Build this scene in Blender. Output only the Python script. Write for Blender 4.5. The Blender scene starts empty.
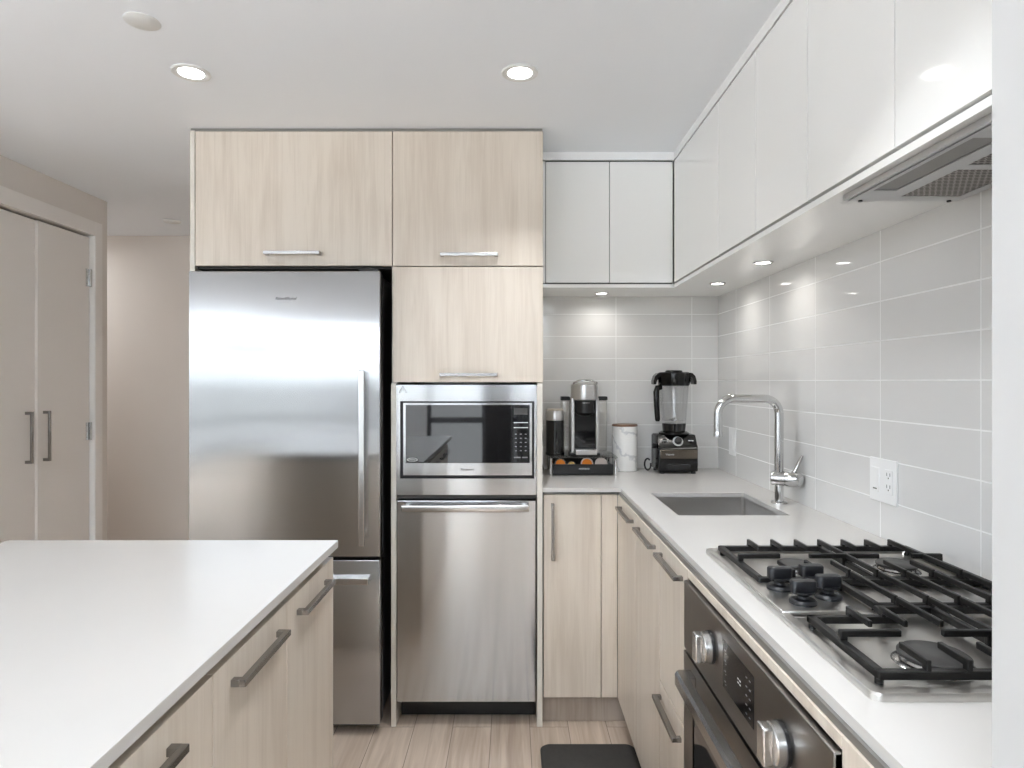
import bpy, bmesh, math, random
from mathutils import Vector, Matrix
random.seed(7)
C = bpy.context.scene
col = C.collection
PI = math.pi

# ------------------------------------------------------------------ camera, world, exposure
cam_d = bpy.data.cameras.new('camera')
cam_d.sensor_width = 36.0
cam_d.lens = 22.5
cam_d.shift_x = 0.0
cam_d.shift_y = -3.0 / 1024
cam_d.clip_start = 0.02
cam = bpy.data.objects.new('camera', cam_d)
cam.location = (0.0, -2.56, 1.384)
cam.rotation_euler = (PI / 2, 0, 0)
col.objects.link(cam)
C.camera = cam

C.view_settings.view_transform = 'Standard'
C.view_settings.look = 'None'
C.view_settings.gamma = 1.0
C.view_settings.use_curve_mapping = False
C.view_settings.exposure = 1.29

SKY = 1.55          # overcast sky outside the living room windows
LAMP = 1.9         # recessed ceiling lamps (W)
UPLIGHT = 190.0     # added unseen fill lamps bounced off the living room ceiling (W)
PUCK = 0.17        # small lamps under the wall cabinets (W)

W = bpy.data.worlds.new('overcast_sky')
C.world = W
W.use_nodes = True
nt = W.node_tree
nt.nodes.clear()
o = nt.nodes.new('ShaderNodeOutputWorld')
b = nt.nodes.new('ShaderNodeBackground')
tc = nt.nodes.new('ShaderNodeTexCoord')
sx = nt.nodes.new('ShaderNodeSeparateXYZ')
rp = nt.nodes.new('ShaderNodeValToRGB')
mr = nt.nodes.new('ShaderNodeMapRange')
mr.inputs['From Min'].default_value = -1
mr.inputs['From Max'].default_value = 1
nt.links.new(tc.outputs['Generated'], sx.inputs[0])
nt.links.new(sx.outputs['Z'], mr.inputs['Value'])
nt.links.new(mr.outputs[0], rp.inputs[0])
rp.color_ramp.elements[0].position = 0.515
rp.color_ramp.elements[0].color = (0.47, 0.49, 0.50, 1)   # far buildings and ground
rp.color_ramp.elements[1].position = 0.535
rp.color_ramp.elements[1].color = (0.88, 0.945, 1.0, 1)
nt.links.new(rp.outputs[0], b.inputs[0])
b.inputs[1].default_value = SKY
nt.links.new(b.outputs[0], o.inputs[0])

C.cycles.max_bounces = 10
C.cycles.diffuse_bounces = 6
C.cycles.glossy_bounces = 6
C.cycles.transmission_bounces = 8
C.cycles.transparent_max_bounces = 12
C.cycles.sample_clamp_indirect = 6.0
C.cycles.caustics_reflective = False
C.cycles.caustics_refractive = False
C.cycles.use_denoising = True


def portal(name, loc, rot, sx_, sy_):
    l = bpy.data.lights.new(name, 'AREA')
    l.shape = 'RECTANGLE'
    l.size = sx_
    l.size_y = sy_
    l.cycles.is_portal = True
    ob = bpy.data.objects.new(name, l)
    ob.location = loc
    ob.rotation_euler = rot
    col.objects.link(ob)


# ------------------------------------------------------------------ materials
def srgb(r, g, b_):
    def f(c):
        c /= 255.0
        return c / 12.92 if c <= 0.04045 else ((c + 0.055) / 1.055) ** 2.4
    return (f(r), f(g), f(b_), 1)


def new_mat(name):
    m = bpy.data.materials.new(name)
    m.use_nodes = True
    n = m.node_tree.nodes
    return m, m.node_tree, n['Principled BSDF']


def plain(name, colour, rough=0.5, metal=0.0, spec=0.5, coat=0.0, noise=0.0, nscale=8.0):
    m, t, p = new_mat(name)
    p.inputs['Base Color'].default_value = colour
    p.inputs['Roughness'].default_value = rough
    p.inputs['Metallic'].default_value = metal
    p.inputs['Specular IOR Level'].default_value = spec
    p.inputs['Coat Weight'].default_value = coat
    if noise:
        tcn = t.nodes.new('ShaderNodeTexCoord')
        nz = t.nodes.new('ShaderNodeTexNoise')
        nz.inputs['Scale'].default_value = nscale
        nz.inputs['Detail'].default_value = 5
        mx = t.nodes.new('ShaderNodeMix')
        mx.data_type = 'RGBA'
        mx.inputs['A'].default_value = tuple(c * (1 - noise) for c in colour[:3]) + (1,)
        mx.inputs['B'].default_value = tuple(min(1, c * (1 + noise)) for c in colour[:3]) + (1,)
        t.links.new(tcn.outputs['Object'], nz.inputs['Vector'])
        t.links.new(nz.outputs['Fac'], mx.inputs['Factor'])
        t.links.new(mx.outputs['Result'], p.inputs['Base Color'])
    return m


def steel(name, base, rough, aniso, tangent):
    m, t, p = new_mat(name)
    p.inputs['Metallic'].default_value = 1.0
    p.inputs['Anisotropic'].default_value = aniso
    cv = t.nodes.new('ShaderNodeCombineXYZ')
    for i in range(3):
        cv.inputs[i].default_value = tangent[i]
    t.links.new(cv.outputs[0], p.inputs['Tangent'])
    # very fine brushed grain
    tcn = t.nodes.new('ShaderNodeTexCoord')
    mp = t.nodes.new('ShaderNodeMapping')
    mp.inputs['Scale'].default_value = tuple(3 if abs(c) > 0.5 else 500 for c in tangent)
    nz = t.nodes.new('ShaderNodeTexNoise')
    nz.inputs['Scale'].default_value = 1.0
    nz.inputs['Detail'].default_value = 2
    t.links.new(tcn.outputs['Object'], mp.inputs[0])
    t.links.new(mp.outputs[0], nz.inputs['Vector'])
    mr_ = t.nodes.new('ShaderNodeMapRange')
    mr_.inputs['To Min'].default_value = rough * 0.9
    mr_.inputs['To Max'].default_value = rough * 1.12
    t.links.new(nz.outputs['Fac'], mr_.inputs['Value'])
    t.links.new(mr_.outputs[0], p.inputs['Roughness'])
    p.inputs['Base Color'].default_value = base
    return m


def wood(name, light, dark, axis='z', rough=0.33):
    m, t, p = new_mat(name)
    tcn = t.nodes.new('ShaderNodeTexCoord')
    oi = t.nodes.new('ShaderNodeObjectInfo')
    mul = t.nodes.new('ShaderNodeVectorMath')
    mul.operation = 'SCALE'
    mul.inputs[0].default_value = (13.1, 7.7, 5.3)
    t.links.new(oi.outputs['Random'], mul.inputs['Scale'])
    add = t.nodes.new('ShaderNodeVectorMath')
    add.operation = 'ADD'
    t.links.new(tcn.outputs['Object'], add.inputs[0])
    t.links.new(mul.outputs[0], add.inputs[1])

    def layer(sc_, detail, dist):
        mp = t.nodes.new('ShaderNodeMapping')
        mp.inputs['Scale'].default_value = sc_
        nz = t.nodes.new('ShaderNodeTexNoise')
        nz.inputs['Scale'].default_value = 1.0
        nz.inputs['Detail'].default_value = detail
        nz.inputs['Distortion'].default_value = dist
        t.links.new(add.outputs[0], mp.inputs[0])
        t.links.new(mp.outputs[0], nz.inputs['Vector'])
        return nz.outputs['Fac']
    a, c_ = (9, 1.0) if axis == 'z' else (9, 1.0)
    f1 = layer((7, 7, 0.8), 5, 1.6)
    f2 = layer((55, 55, 2.6), 5, 1.0)
    f3 = layer((240, 240, 7.0), 3, 0.2)
    m1 = t.nodes.new('ShaderNodeMath'); m1.operation = 'MULTIPLY_ADD'
    t.links.new(f2, m1.inputs[0]); m1.inputs[1].default_value = 0.7
    t.links.new(f1, m1.inputs[2])
    m2 = t.nodes.new('ShaderNodeMath'); m2.operation = 'MULTIPLY_ADD'
    t.links.new(f3, m2.inputs[0]); m2.inputs[1].default_value = 0.35
    t.links.new(m1.outputs[0], m2.inputs[2])
    cr = t.nodes.new('ShaderNodeValToRGB')
    cr.color_ramp.elements[0].position = 0.66
    cr.color_ramp.elements[0].color = dark
    cr.color_ramp.elements[1].position = 1.2 if False else 1.0
    cr.color_ramp.elements[1].color = light
    sc2 = t.nodes.new('ShaderNodeMath'); sc2.operation = 'MULTIPLY'
    sc2.inputs[1].default_value = 0.88
    t.links.new(m2.outputs[0], sc2.inputs[0])
    t.links.new(sc2.outputs[0], cr.inputs[0])
    t.links.new(cr.outputs[0], p.inputs['Base Color'])
    p.inputs['Roughness'].default_value = rough
    p.inputs['Specular IOR Level'].default_value = 0.5
    return m


def emitter(name, colour, strength):
    m, t, p = new_mat(name)
    p.inputs['Base Color'].default_value = (1, 1, 1, 1)
    p.inputs['Emission Color'].default_value = colour
    p.inputs['Emission Strength'].default_value = strength
    return m


def clear(name, tint=(1, 1, 1, 1), gloss=0.06, rough=0.0):
    m = bpy.data.materials.new(name)
    m.use_nodes = True
    t = m.node_tree
    t.nodes.clear()
    out = t.nodes.new('ShaderNodeOutputMaterial')
    tr = t.nodes.new('ShaderNodeBsdfTransparent')
    tr.inputs[0].default_value = tint
    gl = t.nodes.new('ShaderNodeBsdfGlossy')
    gl.inputs['Roughness'].default_value = rough
    lw = t.nodes.new('ShaderNodeLayerWeight')
    lw.inputs[0].default_value = 0.5
    pw = t.nodes.new('ShaderNodeMath'); pw.operation = 'POWER'
    pw.inputs[1].default_value = 5.0
    t.links.new(lw.outputs['Facing'], pw.inputs[0])
    ad = t.nodes.new('ShaderNodeMath'); ad.operation = 'MULTIPLY_ADD'; ad.use_clamp = True
    ad.inputs[1].default_value = 0.9
    ad.inputs[2].default_value = gloss + 0.03
    t.links.new(pw.outputs[0], ad.inputs[0])
    mx = t.nodes.new('ShaderNodeMixShader')
    t.links.new(ad.outputs[0], mx.inputs[0])
    t.links.new(tr.outputs[0], mx.inputs[1])
    t.links.new(gl.outputs[0], mx.inputs[2])
    t.links.new(mx.outputs[0], out.inputs[0])
    return m


def tile_mat(name, horiz, h0, z0, tw, th, tilecol, groutcol):
    """stack-bonded glossy tiles; horiz = 'X' or 'Y' is the wall's running axis (world metres)"""
    m, t, p = new_mat(name)
    tcn = t.nodes.new('ShaderNodeTexCoord')
    sp = t.nodes.new('ShaderNodeSeparateXYZ')
    t.links.new(tcn.outputs['Object'], sp.inputs[0])
    cb = t.nodes.new('ShaderNodeCombineXYZ')

    def off(sock, d):
        a = t.nodes.new('ShaderNodeMath'); a.operation = 'SUBTRACT'
        t.links.new(sock, a.inputs[0]); a.inputs[1].default_value = d
        return a.outputs[0]
    t.links.new(off(sp.outputs[horiz], h0), cb.inputs[0])
    t.links.new(off(sp.outputs['Z'], z0), cb.inputs[1])
    br = t.nodes.new('ShaderNodeTexBrick')
    br.offset = 0.0
    br.squash = 1.0
    br.inputs['Scale'].default_value = 1.0
    br.inputs['Brick Width'].default_value = tw
    br.inputs['Row Height'].default_value = th
    br.inputs['Mortar Size'].default_value = 0.0022
    br.inputs['Mortar Smooth'].default_value = 0.3
    br.inputs['Bias'].default_value = 0.0
    br.inputs['Color1'].default_value = tilecol
    br.inputs['Color2'].default_value = tuple(c * 0.965 for c in tilecol[:3]) + (1,)
    br.inputs['Mortar'].default_value = groutcol
    t.links.new(cb.outputs[0], br.inputs['Vector'])
    t.links.new(br.outputs['Color'], p.inputs['Base Color'])
    ro = t.nodes.new('ShaderNodeMapRange')
    ro.inputs['To Min'].default_value = 0.03
    ro.inputs['To Max'].default_value = 0.6
    t.links.new(br.outputs['Fac'], ro.inputs['Value'])
    t.links.new(ro.outputs[0], p.inputs['Roughness'])
    bp = t.nodes.new('ShaderNodeBump')
    bp.invert = True
    bp.inputs['Strength'].default_value = 0.35
    bp.inputs['Distance'].default_value = 0.002
    # slight waviness of the glaze
    nz = t.nodes.new('ShaderNodeTexNoise')
    nz.inputs['Scale'].default_value = 5.0
    nz.inputs['Detail'].default_value = 1.0
    t.links.new(cb.outputs[0], nz.inputs['Vector'])
    bp2 = t.nodes.new('ShaderNodeBump')
    bp2.inputs['Strength'].default_value = 0.08
    bp2.inputs['Distance'].default_value = 0.01
    t.links.new(nz.outputs['Fac'], bp2.inputs['Height'])
    t.links.new(br.outputs['Fac'], bp.inputs['Height'])
    t.links.new(bp2.outputs[0], bp.inputs['Normal'])
    t.links.new(bp.outputs[0], p.inputs['Normal'])
    return m


def floor_mat():
    m, t, p = new_mat('oak_plank_floor')
    tcn = t.nodes.new('ShaderNodeTexCoord')
    sp = t.nodes.new('ShaderNodeSeparateXYZ')
    t.links.new(tcn.outputs['Object'], sp.inputs[0])
    cb = t.nodes.new('ShaderNodeCombineXYZ')
    ax = t.nodes.new('ShaderNodeMath'); ax.operation = 'ADD'; ax.inputs[1].default_value = 0.083
    t.links.new(sp.outputs['X'], ax.inputs[0])
    t.links.new(sp.outputs['Y'], cb.inputs[0])
    t.links.new(ax.outputs[0], cb.inputs[1])
    br = t.nodes.new('ShaderNodeTexBrick')
    br.offset = 0.37
    br.inputs['Scale'].default_value = 1.0
    br.inputs['Brick Width'].default_value = 1.25
    br.inputs['Row Height'].default_value = 0.154
    br.inputs['Mortar Size'].default_value = 0.0012
    br.inputs['Mortar Smooth'].default_value = 0.2
    br.inputs['Color1'].default_value = (0, 0, 0, 1)
    br.inputs['Color2'].default_value = (1, 1, 1, 1)
    br.inputs['Mortar'].default_value = (0.5, 0.5, 0.5, 1)
    t.links.new(cb.outputs[0], br.inputs['Vector'])
    # grain, shifted per plank
    mp = t.nodes.new('ShaderNodeMapping')
    mp.inputs['Scale'].default_value = (34, 1.8, 1)
    t.links.new(tcn.outputs['Object'], mp.inputs[0])
    addv = t.nodes.new('ShaderNodeVectorMath'); addv.operation = 'MULTIPLY_ADD'
    t.links.new(br.outputs['Color'], addv.inputs[0])
    addv.inputs[1].default_value = (17, 5, 3)
    t.links.new(mp.outputs[0], addv.inputs[2])
    nz = t.nodes.new('ShaderNodeTexNoise')
    nz.inputs['Scale'].default_value = 1.0
    nz.inputs['Detail'].default_value = 6
    nz.inputs['Distortion'].default_value = 0.8
    t.links.new(addv.outputs[0], nz.inputs['Vector'])
    cr = t.nodes.new('ShaderNodeValToRGB')
    cr.color_ramp.elements[0].position = 0.3
    cr.color_ramp.elements[0].color = FLOOR_D
    cr.color_ramp.elements[1].position = 0.68
    cr.color_ramp.elements[1].color = FLOOR_L
    t.links.new(nz.outputs['Fac'], cr.inputs[0])
    hv = t.nodes.new('ShaderNodeMix'); hv.data_type = 'RGBA'; hv.blend_type = 'MULTIPLY'
    hv.inputs['Factor'].default_value = 1.0
    rr = t.nodes.new('ShaderNodeValToRGB')
    rr.color_ramp.elements[0].color = (0.86, 0.86, 0.86, 1)
    rr.color_ramp.elements[1].color = (1, 1, 1, 1)
    t.links.new(br.outputs['Color'], rr.inputs[0])
    t.links.new(cr.outputs[0], hv.inputs['A'])
    t.links.new(rr.outputs[0], hv.inputs['B'])
    mm = t.nodes.new('ShaderNodeMix'); mm.data_type = 'RGBA'
    t.links.new(br.outputs['Fac'], mm.inputs['Factor'])
    t.links.new(hv.outputs['Result'], mm.inputs['A'])
    mm.inputs['B'].default_value = tuple(c * 0.3 for c in FLOOR_D[:3]) + (1,)
    t.links.new(mm.outputs['Result'], p.inputs['Base Color'])
    p.inputs['Roughness'].default_value = 0.38
    p.inputs['Specular IOR Level'].default_value = 0.35
    return m


FLOOR_L = srgb(208, 191, 174)
FLOOR_D = srgb(174, 154, 136)

M = {}
M['ceiling'] = plain('ceiling_paint', srgb(242, 245, 249), 0.85, spec=0.2)
M['wall'] = plain('warm_grey_wall_paint', srgb(230, 223, 216), 0.7, spec=0.25)
M['white_wall'] = plain('white_wall_paint', srgb(194, 194, 193), 0.75, spec=0.25)
M['door_paint'] = plain('door_paint', srgb(243, 238, 233), 0.35, spec=0.4)
M['jamb'] = plain('lit_jamb_paint', srgb(252, 252, 251), 0.5)  # whiter than the doors, imitating a bright strip of light
M['wood'] = wood('pale_wood_laminate', srgb(215, 204, 190), srgb(201, 188, 173))
M['wood_edge'] = plain('pale_edge_band', srgb(214, 208, 198), 0.5)
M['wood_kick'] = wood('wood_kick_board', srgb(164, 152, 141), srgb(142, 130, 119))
M['gloss'] = plain('gloss_white_lacquer', srgb(249, 249, 247), 0.06, coat=0.3)
M['satin_white'] = plain('satin_white_panel', srgb(248, 248, 247), 0.3)
M['gap'] = plain('dark_shadow_gap', srgb(52, 50, 46), 0.7)
M['channel'] = plain('grey_aluminium_channel', srgb(140, 138, 134), 0.4, metal=0.6)
M['brown_gap'] = plain('brown_channel', srgb(92, 80, 66), 0.6)
M['quartz'] = plain('white_quartz', srgb(203, 200, 196), 0.24, spec=0.4, noise=0.025, nscale=5)
M['steel_h'] = steel('brushed_steel_wide', (0.44, 0.445, 0.45, 1), 0.20, 1.0, (1, 0, 0))
M['steel_v'] = steel('brushed_steel_tall', (0.50, 0.505, 0.51, 1), 0.14, 1.0, (0, 0, 1))
M['steel_oven'] = steel('brushed_steel_oven', (0.23, 0.215, 0.20, 1), 0.30, 0.5, (0, 1, 0))
M['steel'] = plain('satin_steel', (0.60, 0.595, 0.585, 1), 0.25, metal=1)
M['steel_pan'] = plain('cooktop_steel', (0.72, 0.70, 0.67, 1), 0.30, metal=1)
M['steel_sink'] = plain('sink_steel', (0.50, 0.485, 0.47, 1), 0.32, metal=1)
M['nickel'] = plain('brushed_nickel', (0.42, 0.41, 0.40, 1), 0.22, metal=1)
M['dark_nickel'] = plain('dark_nickel', (0.30, 0.29, 0.28, 1), 0.25, metal=1)
M['chrome'] = plain('chrome', (0.62, 0.62, 0.62, 1), 0.06, metal=1)
M['hood'] = plain('hood_grey_metal', (0.56, 0.56, 0.56, 1), 0.42, metal=0.8)
M['black'] = plain('black_plastic', srgb(17, 17, 18), 0.32)
M['black_gloss'] = plain('black_gloss', srgb(14, 14, 16), 0.05, coat=0.4)
M['oven_glass'] = plain('dark_mirror_glass', srgb(14, 14, 16), 0.03)
M['oven_glass'].node_tree.nodes['Principled BSDF'].inputs['IOR'].default_value = 2.0
M['jet'] = plain('jet_black_plastic', srgb(6, 6, 6), 0.2, spec=0.4)
M['dark_cabinet'] = plain('dark_stained_wood', srgb(34, 31, 29), 0.5)
M['iron'] = plain('cast_iron', srgb(19, 18, 17), 0.40)
M['cap'] = plain('burner_cap_enamel', srgb(58, 57, 56), 0.4)
M['knob'] = plain('knob_black', srgb(22, 23, 27), 0.38)
M['fridge_side'] = plain('fridge_side_grey', srgb(60, 58, 56), 0.5)
M['rubber'] = plain('dark_mat', srgb(54, 52, 49), 0.9, noise=0.2, nscale=60)
M['plastic_white'] = plain('white_plastic', srgb(240, 240, 239), 0.35)
M['slot'] = plain('slot_grey', srgb(90, 88, 86), 0.6)
M['mark'] = plain('grey_print', srgb(78, 78, 78), 0.5)
M['print'] = plain('pale_print', srgb(205, 205, 205), 0.5)
M['dim_print'] = plain('dim_print', srgb(120, 120, 122), 0.5)
M['screen'] = plain('dark_display', srgb(7, 7, 9), 0.12, spec=0.3)
M['lens'] = emitter('lamp_lens', (1, 0.985, 0.96, 1), 6.0)
M['puck'] = emitter('puck_lens', (1, 0.97, 0.92, 1), 6.0)
M['trim_white'] = plain('lamp_trim_white', srgb(225, 225, 223), 0.45)
M['glass'] = clear('clear_glass', (0.96, 0.97, 0.98, 1), 0.02)
M['jar'] = clear('clear_jar', (0.988, 0.99, 0.994, 1), 0.07)
M['smoke'] = clear('smoky_tank', (0.92, 0.915, 0.90, 1), 0.05)
M['window_frame'] = plain('dark_window_frame', srgb(70, 70, 72), 0.5)
M['copper'] = plain('copper_lid', srgb(128, 98, 80), 0.35, metal=0.6)
M['foil_orange'] = plain('orange_foil', srgb(205, 120, 40), 0.3, metal=0.7)
M['foil_gold'] = plain('gold_foil', srgb(170, 140, 80), 0.3, metal=0.7)
M['foil_blue'] = plain('blue_foil', srgb(120, 130, 160), 0.3, metal=0.6)
M['foil_grey'] = plain('silver_foil', srgb(190, 180, 175), 0.3, metal=0.6)
M['silver'] = plain('silver_plastic', (0.58, 0.57, 0.56, 1), 0.28, metal=0.9)
M['bronze'] = plain('dark_bronze_gloss', (0.16, 0.135, 0.11, 1), 0.22, metal=0.9)
M['seal'] = plain('warm_plastic', srgb(190, 180, 165), 0.4)


def marble():
    m, t, p = new_mat('grey_veined_marble')
    tcn = t.nodes.new('ShaderNodeTexCoord')
    wv = t.nodes.new('ShaderNodeTexWave')
    wv.inputs['Scale'].default_value = 3.2
    wv.inputs['Distortion'].default_value = 9
    wv.inputs['Detail'].default_value = 4
    wv.inputs['Detail Scale'].default_value = 2.2
    mp = t.nodes.new('ShaderNodeMapping')
    mp.inputs['Rotation'].default_value = (0.5, 0.9, 0.4)
    t.links.new(tcn.outputs['Object'], mp.inputs[0])
    t.links.new(mp.outputs[0], wv.inputs['Vector'])
    cr = t.nodes.new('ShaderNodeValToRGB')
    cr.color_ramp.elements[0].position = 0.0
    cr.color_ramp.elements[0].color = srgb(204, 204, 206)
    cr.color_ramp.elements[1].position = 0.09
    cr.color_ramp.elements[1].color = srgb(238, 237, 235)
    t.links.new(wv.outputs['Fac'], cr.inputs[0])
    t.links.new(cr.outputs[0], p.inputs['Base Color'])
    p.inputs['Roughness'].default_value = 0.2
    return m


def filter_mat():
    m, t, p = new_mat('hood_filter_mesh')
    tcn = t.nodes.new('ShaderNodeTexCoord')
    mp = t.nodes.new('ShaderNodeMapping')
    t.links.new(tcn.outputs['Object'], mp.inputs[0])
    br = t.nodes.new('ShaderNodeTexBrick')
    br.offset = 0.5
    br.inputs['Scale'].default_value = 1.0
    br.inputs['Brick Width'].default_value = 0.012
    br.inputs['Row Height'].default_value = 0.0095
    br.inputs['Mortar Size'].default_value = 0.0013
    br.inputs['Color1'].default_value = srgb(60, 52, 48)
    br.inputs['Color2'].default_value = srgb(70, 60, 54)
    br.inputs['Mortar'].default_value = srgb(178, 172, 166)
    t.links.new(mp.outputs[0], br.inputs['Vector'])
    t.links.new(br.outputs['Color'], p.inputs['Base Color'])
    p.inputs['Roughness'].default_value = 0.45
    p.inputs['Metallic'].default_value = 0.3
    return m


M['marble'] = marble()
M['filter'] = filter_mat()
M['floor'] = floor_mat()
TILE = srgb(226, 225, 223)
GROUT = srgb(244, 244, 243)
M['tile_back'] = tile_mat('back_wall_tile', 'X', 0.510, 1.386, 0.372, 0.1084, TILE, GROUT)
M['tile_right'] = tile_mat('right_wall_tile', 'Y', -0.052, 1.386, 0.3765, 0.1084, TILE, GROUT)


# ------------------------------------------------------------------ mesh helpers
WP = {}    # world position of every object (no rotations are used on parents)


def props(ob, label=None, cat=None, group=None, kind=None):
    if label: ob['label'] = label
    if cat: ob['category'] = cat
    if group: ob['group'] = group
    if kind: ob['kind'] = kind
    return ob


def thing(name, label, cat, loc, group=None):
    ob = bpy.data.objects.new(name, None)
    ob.empty_display_size = 0.05
    ob.location = loc
    col.objects.link(ob)
    WP[ob] = Vector(loc)
    return props(ob, label, cat, group)


class MB:
    def __init__(self):
        self.bm = bmesh.new()
        self.sm = 35

    def box(self, x0, x1, y0, y1, z0, z1, bev=0.0, seg=2):
        bm = self.bm
        r = bmesh.ops.create_cube(bm, size=1.0)
        vs = r['verts']
        for v in vs:
            v.co = Vector(((x0 + x1) / 2 + v.co.x * (x1 - x0), (y0 + y1) / 2 + v.co.y * (y1 - y0), (z0 + z1) / 2 + v.co.z * (z1 - z0)))
        self.sm = min(self.sm, 20)
        if bev > 0:
            es = list({e for v in vs for e in v.link_edges})
            bmesh.ops.bevel(bm, geom=es, offset=bev, segments=seg, profile=0.5, affect='EDGES', clamp_overlap=True)
        return self

    def loft(self, rings, cap0=True, cap1=True):
        bm = self.bm
        R = [[bm.verts.new(p) for p in ring] for ring in rings]
        n = len(R[0])
        for a, b_ in zip(R, R[1:]):
            for i in range(n):
                bm.faces.new((a[i], a[(i + 1) % n], b_[(i + 1) % n], b_[i]))
        if cap0: bm.faces.new(list(reversed(R[0])))
        if cap1: bm.faces.new(R[-1])
        return self

    def cyl(self, c, axis, r, h, seg=32, r2=None, bev=0.0):
        """from point c along the axis ('x','y','z' or a vector) for length h"""
        ax = {'x': Vector((1, 0, 0)), 'y': Vector((0, 1, 0)), 'z': Vector((0, 0, 1))}.get(axis) if isinstance(axis, str) else Vector(axis).normalized()
        if h < 0:
            ax = -ax; h = -h
        r2 = r if r2 is None else r2
        if bev > 0:
            prof = [(r - bev, 0), (r - 0.3 * bev, 0.3 * bev), (r, bev), (r2, h - bev), (r2 - 0.3 * bev, h - 0.3 * bev), (r2 - bev, h)]
        else:
            prof = [(r, 0), (r2, h)]
        return self.turn(c, ax, prof, seg)

    def turn(self, c, axis, prof, seg=32, caps=True):
        ax = Vector(axis).normalized()
        q = ax.to_track_quat('Z', 'Y')
        c = Vector(c)
        rings = []
        for r, t in prof:
            rings.append([c + q @ Vector((max(r, 1e-4) * math.cos(2 * PI * i / seg), max(r, 1e-4) * math.sin(2 * PI * i / seg), t)) for i in range(seg)])
        return self.loft(rings, caps, caps)

    def tube(self, pts, r, seg=14):
        pts = [Vector(p) for p in pts]
        n = len(pts)
        rs = r if isinstance(r, (list, tuple)) else [r] * n
        t0 = (pts[1] - pts[0]).normalized()
        up = Vector((0, 0, 1)) if abs(t0.z) < 0.9 else Vector((1, 0, 0))
        nrm = (up - t0 * up.dot(t0)).normalized()
        rings = []
        prev = t0
        for i in range(n):
            if i == 0: t = t0
            elif i == n - 1: t = (pts[-1] - pts[-2]).normalized()
            else: t = ((pts[i + 1] - pts[i]).normalized() + (pts[i] - pts[i - 1]).normalized()).normalized()
            nrm = prev.rotation_difference(t) @ nrm
            nrm = (nrm - t * nrm.dot(t)).normalized()
            prev = t
            bn = t.cross(nrm)
            rings.append([pts[i] + (nrm * math.cos(2 * PI * k / seg) + bn * math.sin(2 * PI * k / seg)) * rs[i] for k in range(seg)])
        return self.loft(rings)

    def prism(self, poly, axis, a0, a1):
        """poly of 2-D points in the two other axes (in x,y,z order), extruded a0..a1"""
        def P(p, a):
            if axis == 'x': return (a, p[0], p[1])
            if axis == 'y': return (p[0], a, p[1])
            return (p[0], p[1], a)
        return self.loft([[P(p, a0) for p in poly], [P(p, a1) for p in poly]])

    def build(self, name, mat, parent=None, label=None, cat=None, group=None, kind=None, smooth=35, origin=None):
        bm = self.bm
        bmesh.ops.recalc_face_normals(bm, faces=bm.faces)
        lo = Vector([min(v.co[i] for v in bm.verts) for i in range(3)])
        hi = Vector([max(v.co[i] for v in bm.verts) for i in range(3)])
        c = Vector(origin) if origin is not None else (lo + hi) / 2
        if parent is None and origin is None and kind is None:
            c.z = lo.z
        bmesh.ops.translate(bm, verts=bm.verts, vec=-c)
        me = bpy.data.meshes.new(name)
        bm.to_mesh(me)
        bm.free()
        me.materials.append(M[mat])
        if smooth:
            me.polygons.foreach_set('use_smooth', [True] * len(me.polygons))
            me.set_sharp_from_angle(angle=math.radians(min(smooth, self.sm)))
        ob = bpy.data.objects.new(name, me)
        col.objects.link(ob)
        WP[ob] = c
        if parent is not None:
            ob.parent = parent
            ob.location = c - WP[parent]
        else:
            ob.location = c
        return props(ob, label, cat, group, kind)


def rrect(x0, x1, y0, y1, r, z, n=6):
    pts = []
    for cx, cy, a0 in ((x1 - r, y1 - r, 0), (x0 + r, y1 - r, PI / 2), (x0 + r, y0 + r, PI), (x1 - r, y0 + r, 1.5 * PI)):
        for k in range(n + 1):
            a = a0 + (PI / 2) * k / n
            pts.append((cx + r * math.cos(a), cy + r * math.sin(a), z))
    return pts


def slab(xs, ys, solid, z0, z1):
    """plate with holes on a grid of cells"""
    m = MB()
    bm = m.bm
    vt, vb = {}, {}
    def V(d, i, j, z):
        if (i, j) not in d: d[(i, j)] = bm.verts.new((xs[i], ys[j], z))
        return d[(i, j)]
    nx, ny = len(xs) - 1, len(ys) - 1
    S = lambda i, j: 0 <= i < nx and 0 <= j < ny and solid((xs[i] + xs[i + 1]) / 2, (ys[j] + ys[j + 1]) / 2)
    for i in range(nx):
        for j in range(ny):
            if not S(i, j): continue
            bm.faces.new([V(vt, *k, z1) for k in ((i, j), (i + 1, j), (i + 1, j + 1), (i, j + 1))])
            bm.faces.new([V(vb, *k, z0) for k in ((i, j + 1), (i + 1, j + 1), (i + 1, j), (i, j))])
            for (di, dj), (a, b_) in {(-1, 0): ((i, j + 1), (i, j)), (1, 0): ((i + 1, j), (i + 1, j + 1)),
                                      (0, -1): ((i, j), (i + 1, j)), (0, 1): ((i + 1, j + 1), (i, j + 1))}.items():
                if not S(i + di, j + dj):
                    bm.faces.new([V(vb, *a, z0), V(vb, *b_, z0), V(vt, *b_, z1), V(vt, *a, z1)])
    return m


def slab_v(us, zs, solid, axis, d0, d1):
    """upright wall plate with holes: axis = running axis 'x' or 'y', d0..d1 the thickness"""
    m = slab(us, zs, solid, d0, d1)
    for v in m.bm.verts:
        u, z, d = v.co
        v.co = (u, d, z) if axis == 'x' else (d, u, z)
    return m


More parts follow.
